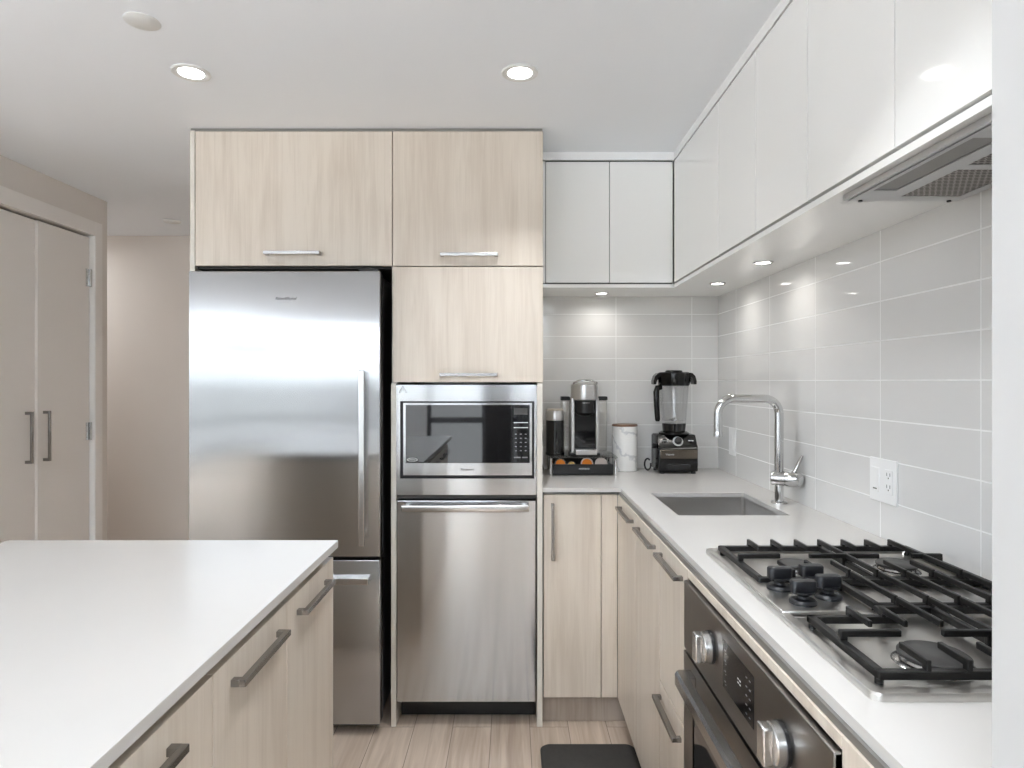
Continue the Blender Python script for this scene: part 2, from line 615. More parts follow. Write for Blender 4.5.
def text(s, size, mat, parent, centre, facing, name='lettering', depth=0.0006, italic=0.0, squash=1.0, bold=0.0):
    """flat lettering; facing = '-y', '-x' """
    cu = bpy.data.curves.new(name, 'FONT')
    cu.body = s
    cu.size = size
    cu.align_x = 'CENTER'
    cu.align_y = 'CENTER'
    cu.extrude = depth / 2
    cu.shear = italic
    cu.offset = bold
    tmp = bpy.data.objects.new(name, cu)
    col.objects.link(tmp)
    dg = bpy.context.evaluated_depsgraph_get()
    me = bpy.data.meshes.new_from_object(tmp.evaluated_get(dg))
    bpy.data.objects.remove(tmp)
    bpy.data.curves.remove(cu)
    for v in me.vertices:
        x, y, z = v.co
        x *= squash
        v.co = (x, -z, y) if facing == '-y' else (-z, -x, y)
    me.materials.clear()
    me.materials.append(M[mat])
    me.name = name
    ob = bpy.data.objects.new(name, me)
    col.objects.link(ob)
    ob.parent = parent
    WP[ob] = Vector(centre)
    ob.location = Vector(centre) - WP[parent]
    return ob


def pull(parent, run, a0, a1, face, n, other, prot=0.024, bw=0.012, bt=0.011, mat='nickel', foot=0.014):
    """bar pull: runs a0..a1 along axis `run`; the face coordinate is `face` on normal axis n (e.g. '-x');
    `other` is the centre on the remaining axis"""
    sgn = -1 if n[0] == '-' else 1
    na = n[-1]
    m = MB()
    def bx(r0, r1, f0, f1, o0, o1, bev):
        d = {run: (r0, r1), na: (min(f0, f1), max(f0, f1))}
        oa = [k for k in 'xyz' if k not in d][0]
        d[oa] = (o0, o1)
        m.box(*d['x'], *d['y'], *d['z'], bev)
    f_out = face + sgn * prot
    f_in = f_out - sgn * bw
    bx(a0, a1, f_out, f_in, other - bt / 2, other + bt / 2, 0.0012)
    for s in (a0, a1 - foot):
        bx(s, s + foot, f_in + sgn * 0.001, face + sgn * 0.0001, other - bt / 2, other + bt / 2, 0.0008)
    return m.build('handle', mat, parent)


Y = lambda z: z - 2.56      # distance from the camera -> world y

# ------------------------------------------------------------------ room shell
CEIL = 2.396
CEIL2 = 2.76    # higher living room ceiling
WTOP = 2.66
XW = 1.010      # tiled right wall
YB = 0.578      # tiled back wall
XS = 0.480      # white wall in the right foreground
YS = -1.92
YL = -6.6       # far living room wall, behind the camera
XL = -4.7

MB().box(XL - 0.2, 1.2, YL - 0.2, 2.1, -0.1, 0).build('floor', 'floor', kind='structure', origin=(0, 0, 0),
     label='pale oak plank floor running towards the cabinets', cat='floor')
m = MB()
m.box(XL - 0.2, 1.2, -3.3, 2.1, CEIL, CEIL + 0.12)
m.build('ceiling', 'ceiling', kind='structure', label='smooth white painted kitchen ceiling with recessed lamps', cat='ceiling')
MB().box(XL - 0.2, 1.2, YL - 0.2, -3.18, CEIL2, CEIL2 + 0.12).build('ceiling_living', 'ceiling', kind='structure', label='higher living room ceiling behind the camera', cat='ceiling')
MB().box(XL - 0.2, 1.2, -3.3, -3.18, CEIL + 0.12, CEIL2).build('ceiling_step', 'ceiling', kind='structure',
     label='step between kitchen ceiling and living room ceiling', cat='ceiling')
MB().box(-1.30, 1.16, YB, YB + 0.12, 0, CEIL).build('wall_back', 'tile_back', kind='structure', origin=(0, 0, 0),
     label='pale glossy tiled wall behind the coffee machine', cat='wall')
MB().box(XW, XW + 0.15, YS, YB, 0, CEIL).build('wall_right', 'tile_right', kind='structure', origin=(0, 0, 0),
     label='pale glossy tiled wall behind the cooktop', cat='wall')
MB().box(XS, XW + 0.15, YL, YS, 0, CEIL2).build('wall_near_right', 'white_wall', kind='structure',
     label='plain white wall at the right edge of the picture', cat='wall')
MB().box(-4.2, -1.18, 1.9, 2.05, 0, CEIL).build('wall_hall', 'wall', kind='structure',
     label='warm grey wall at the end of the hall left of the fridge', cat='wall')
MB().box(-1.30, -1.18, YB + 0.12, 1.9, 0, CEIL).build('wall_hall_right', 'wall', kind='structure',
     label='hall wall hidden behind the fridge', cat='wall')
MB().box(-4.35, -4.2, 1.06, 2.05, 0, CEIL).build('wall_hall_left', 'wall', kind='structure',
     label='end wall of the hall', cat='wall')
# closet wall with an opening for the two doors
zA, zB = Y(2.712), Y(3.49)
us = [Y(1.96), zA, zB, Y(3.62)]
slab_v(us, [0, 2.174, CEIL], lambda u, z: not (zA < u < zB and z < 2.174), 'y', -2.42, -2.29).build(
    'wall_left', 'wall', kind='structure', label='warm grey wall around the white closet doors', cat='wall')
MB().box(-4.2, -2.42, Y(3.50), Y(3.62), 0, CEIL).build('wall_closet', 'wall', kind='structure', label='closet return wall facing the hall', cat='wall')
MB().box(XL, -2.42, Y(1.96), Y(2.08), 0, CEIL).build('wall_living_side', 'white_wall', kind='structure', label='living room return wall beside the closet', cat='wall')
MB().box(-2.95, -2.93, Y(2.08), Y(3.50), 0, CEIL).build('wall_closet_back', 'wall', kind='structure', label='back of the closet', cat='wall')
# casing round the closet doors
m = MB()
m.box(-2.29, -2.268, zB - 0.001, zB + 0.055, 0, 2.252, 0.002)
m.box(-2.29, -2.268, zA - 0.055, zB - 0.001, 2.174, 2.252, 0.002)
m.box(-2.29, -2.268, zA - 0.055, zA, 0, 2.174, 0.002)
m.build('trim_1', 'door_paint', kind='structure', label='flat painted casing around the closet doors', cat='trim')
m = MB()
m.box(-2.36, -2.2700, zB - 0.008, zB - 0.0005, 0, 2.174)
m.build('trim_2', 'jamb', kind='structure', label='jamb beside the right closet door, whitened to look brightly lit', cat='trim')


def closet_door(name, y0, y1, xf, label, hy):
    d = MB().box(xf - 0.034, xf, y0, y1, 0.012, 2.162, 0.002).build(name, 'door_paint', kind='structure', label=label, cat='door')
    pull(d, 'z', 0.992, 1.238, xf, '+x', hy, 0.034, 0.010, 0.012, 'dark_nickel')
    return d


dl = closet_door('door_1', zA + 0.004, Y(3.093), -2.306, 'left grey closet door with chrome bar handle', Y(3.035))
dr = closet_door('door_2', Y(3.095), zB - 0.016, -2.294, 'right grey closet door with chrome bar handle and hinges', Y(3.135))
for hz in (1.895, 1.065):
    m = MB()
    m.box(-2.2945, -2.2925, zB - 0.046, zB - 0.016, hz, hz + 0.095, 0.0006)
    m.cyl((-2.288, zB - 0.012, hz), 'z', 0.0055, 0.095, 12)
    for k in range(3):
        m.cyl((-2.2927, zB - 0.034, hz + 0.016 + 0.031 * k), 'x', 0.004, 0.0012, 10)
    m.build('hinge', 'chrome', dr)

# living room behind the camera: windows
wins = [(-4.62, -1.75), (-1.22, -0.38), (0.0, 0.09)]
us = [XL - 0.2, -4.62, -1.75, -1.22, -0.38, 0.0, 0.09, XS]
zs = [0, 0.12, WTOP, CEIL2]
slab_v(us, zs, lambda u, z: not (any(a < u < b_ for a, b_ in wins) and 0.12 < z < WTOP), 'x', YL - 0.2, YL).build(
    'wall_living', 'white_wall', kind='structure', label='living room window wall behind the camera', cat='wall')
for n, (a, b_) in enumerate(wins):
    w = thing('window_%d' % (n + 1), ('wide four-bay window', 'single-bay window', 'narrow slit window')[n] + ' in the living room wall behind the camera', 'window', ((a + b_) / 2, YL - 0.1, 0.12))
    w['kind'] = 'structure'
    m = MB()
    t_ = 0.05
    m.box(a, b_, YL - 0.13, YL - 0.06, 0.12, 0.12 + t_)
    m.box(a, b_, YL - 0.13, YL - 0.06, WTOP - t_, WTOP)
    m.box(a, b_, YL - 0.13, YL - 0.06, 0.78, 0.86)
    nb = 4 if b_ - a > 2 else 1
    k = (b_ - a) / nb
    t_ = min(t_, (b_ - a) * 0.2)
    for i in range(nb + 1):
        x = a + k * i
        x0_ = min(max(x - t_ / 2, a), b_ - t_)
        m.box(x0_, x0_ + t_, YL - 0.135, YL - 0.055, 0.12, WTOP)
    m.build('window_frame', 'window_frame', w)
    MB().box(a, b_, YL - 0.1, YL - 0.092, 0.12, WTOP).build('window_pane', 'glass', w)
    portal('window_portal', ((a + b_) / 2, YL - 0.15, 1.39), (PI / 2, 0, 0), b_ - a, WTOP - 0.12)
# side window of the living room
us = [YL, -6.3, -1.0, Y(2.08)]
slab_v(us, zs, lambda u, z: not (-6.3 < u < -1.0 and 0.12 < z < WTOP), 'y', XL - 0.2, XL).build(
    'wall_living_left', 'white_wall', kind='structure', label='living room side wall with a long window', cat='wall')
w = thing('window_4', 'long side window of the living room', 'window', (XL - 0.1, -3.65, 0.12))
w['kind'] = 'structure'
m = MB()
for z_ in (0.12, 0.8, WTOP - 0.05):
    m.box(XL - 0.13, XL - 0.06, -6.3, -1.0, z_, z_ + 0.05)
for i in range(5):
    y_ = -6.3 + i * (5.3 - 0.05) / 4
    m.box(XL - 0.135, XL - 0.055, y_, y_ + 0.05, 0.12, WTOP)
m.build('window_frame', 'window_frame', w)
MB().box(XL - 0.1, XL - 0.092, -6.3, -1.0, 0.12, WTOP).build('window_pane', 'glass', w)
portal('window_portal', (XL - 0.15, -3.65, 1.39), (PI / 2, 0, -PI / 2), 5.3, WTOP - 0.12)


t = thing('display_cabinet', 'dark tall cabinet against the living room window wall, behind the camera', 'cabinet', (-0.19, YL + 0.16, 0))
MB().box(-0.37, -0.01, YL + 0.002, YL + 0.32, 0.06, 2.35, 0.003).build('body', 'dark_cabinet', t)
for x0, x1 in ((-0.368, -0.1915), (-0.1885, -0.012)):
    d = MB().box(x0, x1, YL + 0.3205, YL + 0.339, 0.07, 2.34, 0.002).build('door', 'dark_cabinet', t)
    hx_ = x1 - 0.03 if x0 < -0.3 else x0 + 0.03
    pull(d, 'z', 1.0, 1.2, YL + 0.339, '+y', hx_)
MB().box(-0.36, -0.02, YL + 0.01, YL + 0.29, 0.0, 0.06).build('plinth', 'black', t)

# ------------------------------------------------------------------ lamps
def disc_light(parent, loc, r, power, colour, spread=150):
    l = bpy.data.lights.new('lamp_light', 'AREA')
    l.shape = 'DISK'
    l.size = 2 * r
    l.energy = power
    l.color = colour
    l.spread = math.radians(spread)
    ob = bpy.data.objects.new('lamp_light', l)
    col.objects.link(ob)
    ob.parent = parent
    ob.location = Vector(loc) - WP[parent]


def downlight(x, y, label, power=LAMP, CEIL=CEIL, spread=100):
    t = thing('recessed_ceiling_lamp', label, 'ceiling lamp', (x, y, CEIL), 'recessed ceiling lamps')
    MB().turn((x, y, CEIL), (0, 0, -1), [(0.0605, 0.0), (0.0605, 0.0025), (0.057, 0.005), (0.048, 0.005), (0.040, 0.0022), (0.040, 0.0002)], 40).build('trim_ring', 'trim_white', t)
    MB().turn((x, y, CEIL), (0, 0, -1), [(0.0395, 0.0004), (0.0395, 0.0028)], 40).build('lens', 'lens', t)
    disc_light(t, (x, y, CEIL - 0.006), 0.04, power, (0.93, 0.965, 1.0), spread)
    return t


downlight(-1.053, -0.46, 'lit recessed ceiling lamp above the island and fridge, left of the two', 0.35)
downlight(0.026, -0.46, 'lit recessed ceiling lamp in front of the tall cabinets, right of the two')
downlight(0.20, -1.55, 'recessed ceiling lamp over the aisle between island and cooktop', 2.2)
downlight(0.03, -2.75, 'added fill lamp in the ceiling behind the camera on the right', 0.6)  # unseen lamp added as fill from behind the camera
downlight(-1.05, -4.9, 'added fill lamp in the living room ceiling near the middle window', LAMP, CEIL2)  # this and the next are unseen lamps added for frontal fill
downlight(-3.0, -4.9, 'added fill lamp in the living room ceiling near the left window', LAMP, CEIL2)
downlight(-3.3, 1.48, 'added unseen lamp brightening the hall from behind the closet', 3.0, CEIL, 175)  # out of view, added only to lift the dim hall


def fill_uplight(x, y, label):  # unseen uplight added to bounce soft fill off the ceiling
    t = thing('fill_uplight', label, 'fill lamp', (x, y, 0), 'added fill lamps behind the camera')
    MB().turn((x, y, 0.0005), (0, 0, 1), [(0.13, 0), (0.13, 0.012), (0.10, 0.022), (0.013, 0.026)], 32).build('base', 'dark_nickel', t)
    MB().cyl((x, y, 0.026), 'z', 0.011, 1.56, 16).build('pole', 'dark_nickel', t)
    MB().turn((x, y, 1.585), (0, 0, 1), [(0.014, 0), (0.05, 0.01), (0.13, 0.06), (0.16, 0.10), (0.157, 0.10), (0.127, 0.064), (0.048, 0.014), (0.01, 0.012)], 36).build('bowl_shade', 'plastic_white', t)
    l = bpy.data.lights.new('lamp_light', 'POINT')
    l.energy = UPLIGHT
    l.shadow_soft_size = 0.035
    l.color = (0.85, 0.925, 1.0)
    ob = bpy.data.objects.new('lamp_light', l)
    col.objects.link(ob)
    ob.parent = t
    ob.location = (0, 0, 1.648)


fill_uplight(0.12, -5.5, 'added upward fill lamp behind the camera beside the white wall')
fill_uplight(-1.9, -5.3, 'added upward fill lamp behind the camera in the living room')
fill_uplight(-3.7, -3.6, 'added upward fill lamp near the long side window of the living room')
# round white cover plate on the ceiling
MB().turn((-1.04, Y(1.80), CEIL), (0, 0, -1), [(0.047, 0.0), (0.047, 0.002), (0.045, 0.003), (0.002, 0.0032)], 40).build(
    'ceiling_cover_plate', 'trim_white', label='unlit round white cover plate on the ceiling at upper left', cat='cover plate')
MB().turn((-2.15, Y(4.05), CEIL), (0, 0, -1), [(0.05, 0.0), (0.05, 0.006), (0.042, 0.010), (0.002, 0.011)], 32).build(
    'ceiling_vent_disc', 'trim_white', label='small round fitting on the hall ceiling beside the closet wall', cat='ceiling fitting')

# ------------------------------------------------------------------ tall cabinets
t = thing('fridge_cabinet', 'pale wood cabinet above the fridge with a thin side panel on its left', 'cabinet', (-0.886, 0.29, 0))
m = MB()
m.box(-1.288, -1.2695, 0.0, 0.577, 0, 2.386, 0.001)
m.build('side_panel', 'wood_edge', t)
MB().box(-1.2690, -0.4845, 0.021, 0.577, 1.835, 2.394).build('carcass', 'gap', t)
d = MB().box(-1.2665, -0.480, 0.0, 0.019, 1.845, 2.383, 0.0012).build('door', 'wood', t)
pull(d, 'x', -0.985, -0.762, 0.0, '-y', 1.893, 0.03, 0.012, 0.013, 'nickel')

t = thing('pantry_tower', 'tall pale wood pantry cabinet holding the microwave and the dishwasher', 'cabinet', (-0.18, 0.29, 0))
for x0, x1 in ((-0.484, -0.4635), (0.1005, 0.122)):
    m = MB()
    m.box(x0, x1, 0.0, 0.577, 0, 1.374, 0.001)
    m.box(x0, x1, 0.022, 0.577, 1.374, 2.386)
    m.build('side_panel', 'wood_edge', t)
MB().box(-0.463, 0.100, 0.022, 0.577, 1.385, 2.394).build('carcass', 'gap', t)
MB().box(-0.463, 0.100, 0.012, 0.577, 0.9115, 0.927).build('shelf', 'gap', t)
d = MB().box(-0.4765, 0.124, 0.0, 0.019, 1.8445, 2.383, 0.0012).build('upper_door', 'wood', t)
pull(d, 'x', -0.285, -0.056, 0.0, '-y', 1.886, 0.03, 0.012, 0.013, 'nickel')
d = MB().box(-0.4765, 0.124, 0.0, 0.019, 1.379, 1.8405, 0.0012).build('lower_door', 'wood', t)
pull(d, 'x', -0.287, -0.058, 0.0, '-y', 1.409, 0.03, 0.012, 0.013, 'nickel')
# ceiling fillers above the doors
MB().box(-1.288, 0.122, 0.006, 0.021, 2.3865, CEIL).build('trim_3', 'channel', kind='structure', label='narrow filler strip between tall cabinets and ceiling', cat='trim')

# ------------------------------------------------------------------ fridge
t = thing('fridge', 'stainless steel fridge with a bottom freezer drawer beside the tall pantry', 'fridge', (-0.886, 0.2, 0))
MB().box(-1.250, -0.5225, -0.004, 0.53, 0.05, 1.805, 0.003).build('body', 'fridge_side', t)
d = MB().box(-1.2586, -0.5135, -0.07, -0.006, 0.699, 1.812, 0.004, 3).build('door', 'steel_h', t)
m = MB()
m.box(-0.585, -0.563, -0.1235, -0.1115, 0.752, 1.426, 0.003)
for z_ in (0.79, 1.37):
    m.box(-0.580, -0.568, -0.113, -0.0695, z_, z_ + 0.018, 0.002)
m.build('handle', 'steel', d, label='long vertical steel bar handle')
text('Fisher&Paykel', 0.0145, 'mark', d, (-0.880, -0.0703, 1.705), '-y', italic=0.2, bold=0.0002)
d = MB().box(-1.2586, -0.5135, -0.07, -0.006, 0.046, 0.686, 0.004, 3).build('freezer_drawer', 'steel_h', t)
m = MB()
m.box(-1.222, -0.549, -0.120, -0.112, 0.605, 0.630, 0.002)
m.box(-1.222, -0.549, -0.113, -0.0695, 0.624, 0.631, 0.002)
m.build('handle', 'steel', d, label='long horizontal steel lip handle')
MB().box(-1.24, -0.53, -0.002, 0.02, 0.008, 0.049).build('kick_grille', 'black', t)
for fx in (-1.21, -0.56):
    MB().cyl((fx, 0.03, 0.0), 'z', 0.018, 0.051, 16).build('foot', 'black', t)
    MB().cyl((fx, 0.46, 0.0), 'z', 0.018, 0.051, 16).build('foot', 'black', t)
MB().box(-0.60, -0.525, -0.05, 0.03, 1.8125, 1.822, 0.002).build('hinge_cover', 'black', t)

# ------------------------------------------------------------------ microwave
t = thing('microwave_oven', 'built-in stainless microwave with black glass front above the dishwasher', 'microwave', (-0.18, 0.2, 0.928))
def frame_y(x0, x1, z0, z1, hx0, hx1, hz0, hz1, y0, y1):
    return slab_v([x0, hx0, hx1, x1], [z0, hz0, hz1, z1], lambda u, z: not (hx0 < u < hx1 and hz0 < z < hz1), 'x', y0, y1)
tk = frame_y(-0.4625, 0.0985, 0.9285, 1.3685, -0.447, 0.0895, 0.994, 1.303, 0.0, 0.018).build('trim_frame', 'steel_v', t)
m = MB()
zc, xc = 1.352, -0.436
def stroke(m_, x0, z0, x1, z1, w, y0=-0.0006, y1=0.0005):
    a = Vector((x0, 0, z0)); b_ = Vector((x1, 0, z1)); d_ = (b_ - a).normalized(); n_ = Vector((-d_.z, 0, d_.x)) * w / 2
    m_.prism([(p.x, p.z) for p in (a - n_, b_ - n_, b_ + n_, a + n_)], 'y', y0, y1)
stroke(m, -0.452, 1.338, -0.4365, 1.364, 0.0016)
stroke(m, -0.4365, 1.364, -0.421, 1.338, 0.0016)
stroke(m, -0.452, 1.338, -0.445, 1.338, 0.0016)
stroke(m, -0.428, 1.338, -0.421, 1.338, 0.0016)
stroke(m, -0.4365, 1.356, -0.4315, 1.342, 0.0014)
stroke(m, -0.4395, 1.352, -0.4440, 1.341, 0.0012)
m.build('warning_mark', 'mark', tk)
MB().box(-0.4485, 0.0910, 0.0185, 0.45, 0.993, 1.3045).build('body', 'black', t)
# front of the oven itself: steel frame, glass, lower strip
fr = slab_v([-0.434, -0.4245, 0.0705, 0.080], [1.0076, 1.0565, 1.2885, 1.2965],
            lambda u, z: not (-0.4245 < u < 0.0705 and 1.0565 < z < 1.2885), 'x', -0.006, 0.020).build('front_frame', 'steel_v', t)
text('Panasonic', 0.0135, 'black', fr, (-0.178, -0.0065, 1.031), '-y', bold=0.0003)
g = MB().box(-0.4244, 0.0008, -0.003, 0.019, 1.0568, 1.2883).build('door_glass', 'oven_glass', t)
m = MB()
ring = []
for k in range(24):
    a0, a1 = 2 * PI * k / 24, 2 * PI * (k + 1) / 24
    m.prism([(-0.398 + r_ * 0.021 * math.cos(a_), 1.0695 + r_ * 0.007 * math.sin(a_)) for r_, a_ in ((1, a0), (1, a1), (0.86, a1), (0.86, a0))], 'y', -0.0036, -0.0028)
m.build('oval_emblem', 'print', g)
text('Inverter', 0.0075, 'print', g, (-0.398, -0.0033, 1.0695), '-y')
cp = MB().box(0.0012, 0.0704, -0.003, 0.019, 1.0568, 1.2883).build('control_panel', 'black_gloss', t)
MB().box(0.008, 0.062, -0.0038, -0.0028, 1.250, 1.276).build('display', 'fridge_side', cp)
m = MB()
for zz in (1.216, 1.196):
    m.box(0.007, 0.064, -0.0036, -0.0028, zz, zz + 0.0035)
m.build('printed_lines', 'print', cp)
m = MB()
for r in range(5):
    for k in range(3):
        m.box(0.012 + 0.0195 * k, 0.019 + 0.0195 * k, -0.0036, -0.0028, 1.170 - 0.0165 * r, 1.1735 - 0.0165 * r)
m.build('keypad_print', 'dim_print', cp)
for x0, x1 in ((0.008, 0.034), (0.040, 0.062)):
    MB().box(x0, x1, -0.0036, -0.0028, 1.076, 1.081).build('button_print', 'dim_print', cp)

# ------------------------------------------------------------------ dishwasher
t = thing('dishwasher', 'stainless steel dishwasher below the microwave', 'dishwasher', (-0.18, 0.2, 0))
d = MB().box(-0.4615, 0.0955, 0.0, 0.03, 0.100, 0.906, 0.003).build('door', 'steel_v', t)
m = MB()
m.box(-0.4365, 0.068, -0.050, -0.034, 0.868, 0.896, 0.006, 3)
for x_ in (-0.425, 0.04):
    m.box(x_, x_ + 0.018, -0.036, 0.0005, 0.874, 0.890, 0.002)
m.build('handle', 'steel', d, label='flat horizontal steel bar handle')
MB().box(-0.461, 0.098, 0.031, 0.56, 0.02, 0.905).build('tub', 'black', t) if False else None
m = MB()
m.box(-0.460, 0.097, 0.031, 0.56, 0.100, 0.905)
m.build('tub', 'black', t)
MB().box(-0.458, 0.095, 0.092, 0.105, 0.002, 0.099).build('kick_plate', 'black', t)

# ------------------------------------------------------------------ wall cabinets
YU = Y(2.822)       # front of the back wall cabinets
XU = 0.713          # front of the right wall cabinets
ZT, ZBm = 2.356, 1.818
t = thing('wall_cabinet', 'glossy white two-door wall cabinet above the coffee machine', 'cabinet', (0.42, 0.42, 1.82))
MB().box(0.132, XU - 0.003, YU + 0.020, YB - 0.001, ZBm - 0.006, ZT + 0.01).build('carcass', 'gap', t)
for x0, x1 in ((0.150, 0.4285), (0.4315, XU - 0.004)):
    MB().box(x0, x1, YU, YU + 0.018, ZBm, ZT - 0.006, 0.001).build('door', 'gloss', t)
MB().box(0.132, 0.147, YU + 0.001, YU + 0.019, ZBm, ZT - 0.003).build('filler_strip', 'satin_white', t)

zs_ = [2.818, 2.214, 1.875, 1.545, 1.193, 0.850, 0.645]
ulab = ['glossy white wall cabinet with the wide door in the corner by the two-door cabinet',
        'glossy white wall cabinet right of the wide corner door, above the sink',
        'glossy white wall cabinet above the faucet, third from the corner',
        'glossy white wall cabinet just left of the range hood, fourth from the corner',
        'glossy white wall cabinet above the range hood, showing a lamp reflection',
        'glossy white wall cabinet nearest the white foreground wall']
for i in range(6):
    y1, y0 = Y(zs_[i]), Y(zs_[i + 1])
    t = thing('wall_cabinet', ulab[i], 'cabinet', (0.86, (y0 + y1) / 2, 1.82), 'glossy white cabinets along the right wall')
    MB().box(XU + 0.020, XW - 0.001, y0 + 0.0005, min(y1 - 0.0005, YU - 0.001) if i else YB - 0.001 if False else y1 - 0.0005, ZBm - 0.004, ZT + 0.01).build('carcass', 'gap', t)
    MB().box(XU, XU + 0.018, y0 + 0.0012, y1 - 0.0012, ZBm, ZT - 0.006, 0.0008).build('door', 'gloss', t)
# white cornice strips up to the ceiling, and the lower board that carries the lamps
MB().box(0.128, XU + 0.012, YU + 0.006, YU + 0.019, ZT + 0.004, CEIL).build('trim_4', 'satin_white', kind='structure', label='white strip between back wall cabinets and ceiling', cat='trim')
MB().box(XU + 0.002, XU + 0.019, Y(0.645), YU + 0.006, ZT + 0.005, CEIL).build('trim_5', 'satin_white', kind='structure', label='white strip between right wall cabinets and ceiling', cat='trim')
m = slab([0.126, XU + 0.003, XW - 0.0005], [Y(0.645), YU + 0.003, YB - 0.0005], lambda x, y: x > XU or y > YU, 1.796, 1.8115)
m.build('cabinet_underside_board', 'gloss', label='glossy white L-shaped board under the wall cabinets carrying small lamps', cat='shelf board')


def puck(x, y, label):
    z = 1.796
    t = thing('under_cabinet_lamp', label, 'lamp', (x, y, z), 'small lamps under the wall cabinets')
    MB().turn((x, y, z), (0, 0, -1), [(0.034, 0.0), (0.034, 0.002), (0.031, 0.004), (0.026, 0.004), (0.025, 0.0005)], 32).build('trim_ring', 'steel', t)
    MB().turn((x, y, z), (0, 0, -1), [(0.0245, 0.0003), (0.0245, 0.0022)], 32).build('lens', 'puck', t)
    disc_light(t, (x, y, z - 0.005), 0.022, PUCK, (1, 0.97, 0.92), 150)


puck(0.42, Y(3.0), 'small round lamp under the back wall cabinets, above the coffee machine')
puck(0.866, Y(2.697), 'small round lamp under the corner cabinet, above the blender')
puck(0.871, Y(2.221), 'small round lamp under the right wall cabinets, above the faucet')

# ------------------------------------------------------------------ range hood
hz0, hz1 = 1.783, 1.7955
hx0, hx1 = 0.735, 0.990
hy1, hy0 = Y(1.420), Y(0.66)
t = thing('range_hood', 'grey metal slim range hood under the wall cabinets above the cooktop', 'range hood', (0.86, (hy0 + hy1) / 2, hz0))
m = MB()
m.box(hx0, hx1, hy0, hy1, hz0 + 0.005, hz1)
m.box(hx0, hx0 + 0.008, hy0, hy1, hz0 + 0.0005, hz0 + 0.006, 0.001)
m.build('housing', 'hood', t)
xs = [hx0 + 0.011, 0.757, 0.806, 0.841, 0.968, hx1]
ys = [hy0, Y(0.80), Y(0.992), Y(1.05), Y(1.181), Y(1.208), Y(1.342), Y(1.384), hy1]
def hp(x, y):
    z_ = y + 2.56
    if 0.757 < x < 0.806 and 1.05 < z_ < 1.342: return False
    if 0.841 < x < 0.968 and (1.208 < z_ < 1.384 or 0.992 < z_ < 1.181): return False
    return True
slab(xs, ys, hp, hz0, hz0 + 0.0048).build('bottom_plate', 'hood', t)
for a, b_ in ((1.208, 1.384), (0.992, 1.181)):
    MB().box(0.8415, 0.9675, Y(a) + 0.0005, Y(b_) - 0.0005, hz0 + 0.001, hz0 + 0.0048).build('grease_filter', 'filter', t)
MB().box(0.7575, 0.8055, Y(1.05) + 0.0005, Y(1.342) - 0.0005, hz0 + 0.002, hz0 + 0.0048).build('lamp_cover', 'channel', t)
for x_ in (0.770, 0.966):
    MB().cyl((x_, hy1 - 0.005, hz0), 'z', 0.0045, -0.003, 12).build('screw', 'black', t)

# ------------------------------------------------------------------ base cabinets
ZD = 0.9265
t = thing('corner_base_cabinet', 'pale wood base cabinet below the coffee machine with a vertical handle', 'cabinet', (0.3, 0.3, 0))
MB().box(0.125, 0.440, 0.036, YB - 0.001, 0.106, 0.9385).build('carcass', 'channel', t)
d = MB().box(0.1275, 0.3575, 0.015, 0.034, 0.1105, 0.9265, 0.0012).build('door', 'wood', t)
pull(d, 'z', 0.668, 0.893, 0.015, '-y', 0.163, 0.03, 0.012, 0.012, 'dark_nickel')
MB().box(0.3600, 0.4235, 0.015, 0.034, 0.1105, 0.9265, 0.0012).build('filler_panel', 'wood', t)
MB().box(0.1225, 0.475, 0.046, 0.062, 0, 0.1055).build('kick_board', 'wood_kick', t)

XF = 0.425
def base_unit(name, label, y0, y1, ztop=0.9265, group=None):
    t_ = thing(name, label, 'cabinet', (0.7, (y0 + y1) / 2, 0), group)
    MB().box(XF + 0.020, XW - 0.002, y0 + 0.0005, y1 - 0.0005, 0.106, ztop).build('carcass', 'channel', t_)
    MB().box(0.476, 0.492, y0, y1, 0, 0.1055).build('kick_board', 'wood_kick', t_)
    return t_

t = base_unit('sink_base_cabinet', 'pale wood two-door base cabinet under the sink', -0.7155, 0.0135, 0.70)
MB().box(XF + 0.020, XF + 0.034, -0.715, 0.013, 0.70, 0.9265).build('front_rail', 'channel', t)
d = MB().box(XF, XF + 0.018, -0.3630, 0.0125, 0.1105, ZD, 0.0012).build('door', 'wood', t)
pull(d, 'y', -0.325, -0.075, XF, '-x', 0.892, 0.025, 0.015, 0.011, 'dark_nickel')
d = MB().box(XF, XF + 0.018, -0.7135, -0.3670, 0.1105, ZD, 0.0012).build('door', 'wood', t)
pull(d, 'y', -0.670, -0.425, XF, '-x', 0.892, 0.025, 0.015, 0.011, 'dark_nickel')
t = base_unit('drawer_cabinet', 'pale wood cabinet with two deep drawers between the sink and the oven', -1.0095, -0.7165)
d = MB().box(XF, XF + 0.018, -1.0085, -0.7185, 0.528, ZD, 0.0012).build('drawer', 'wood', t)
pull(d, 'y', -0.972, -0.742, XF, '-x', 0.892, 0.025, 0.015, 0.011, 'dark_nickel')
d = MB().box(XF, XF + 0.018, -1.0085, -0.7185, 0.1105, 0.524, 0.0012).build('drawer', 'wood', t)
pull(d, 'y', -0.957, -0.728, XF, '-x', 0.483, 0.025, 0.015, 0.011, 'dark_nickel')

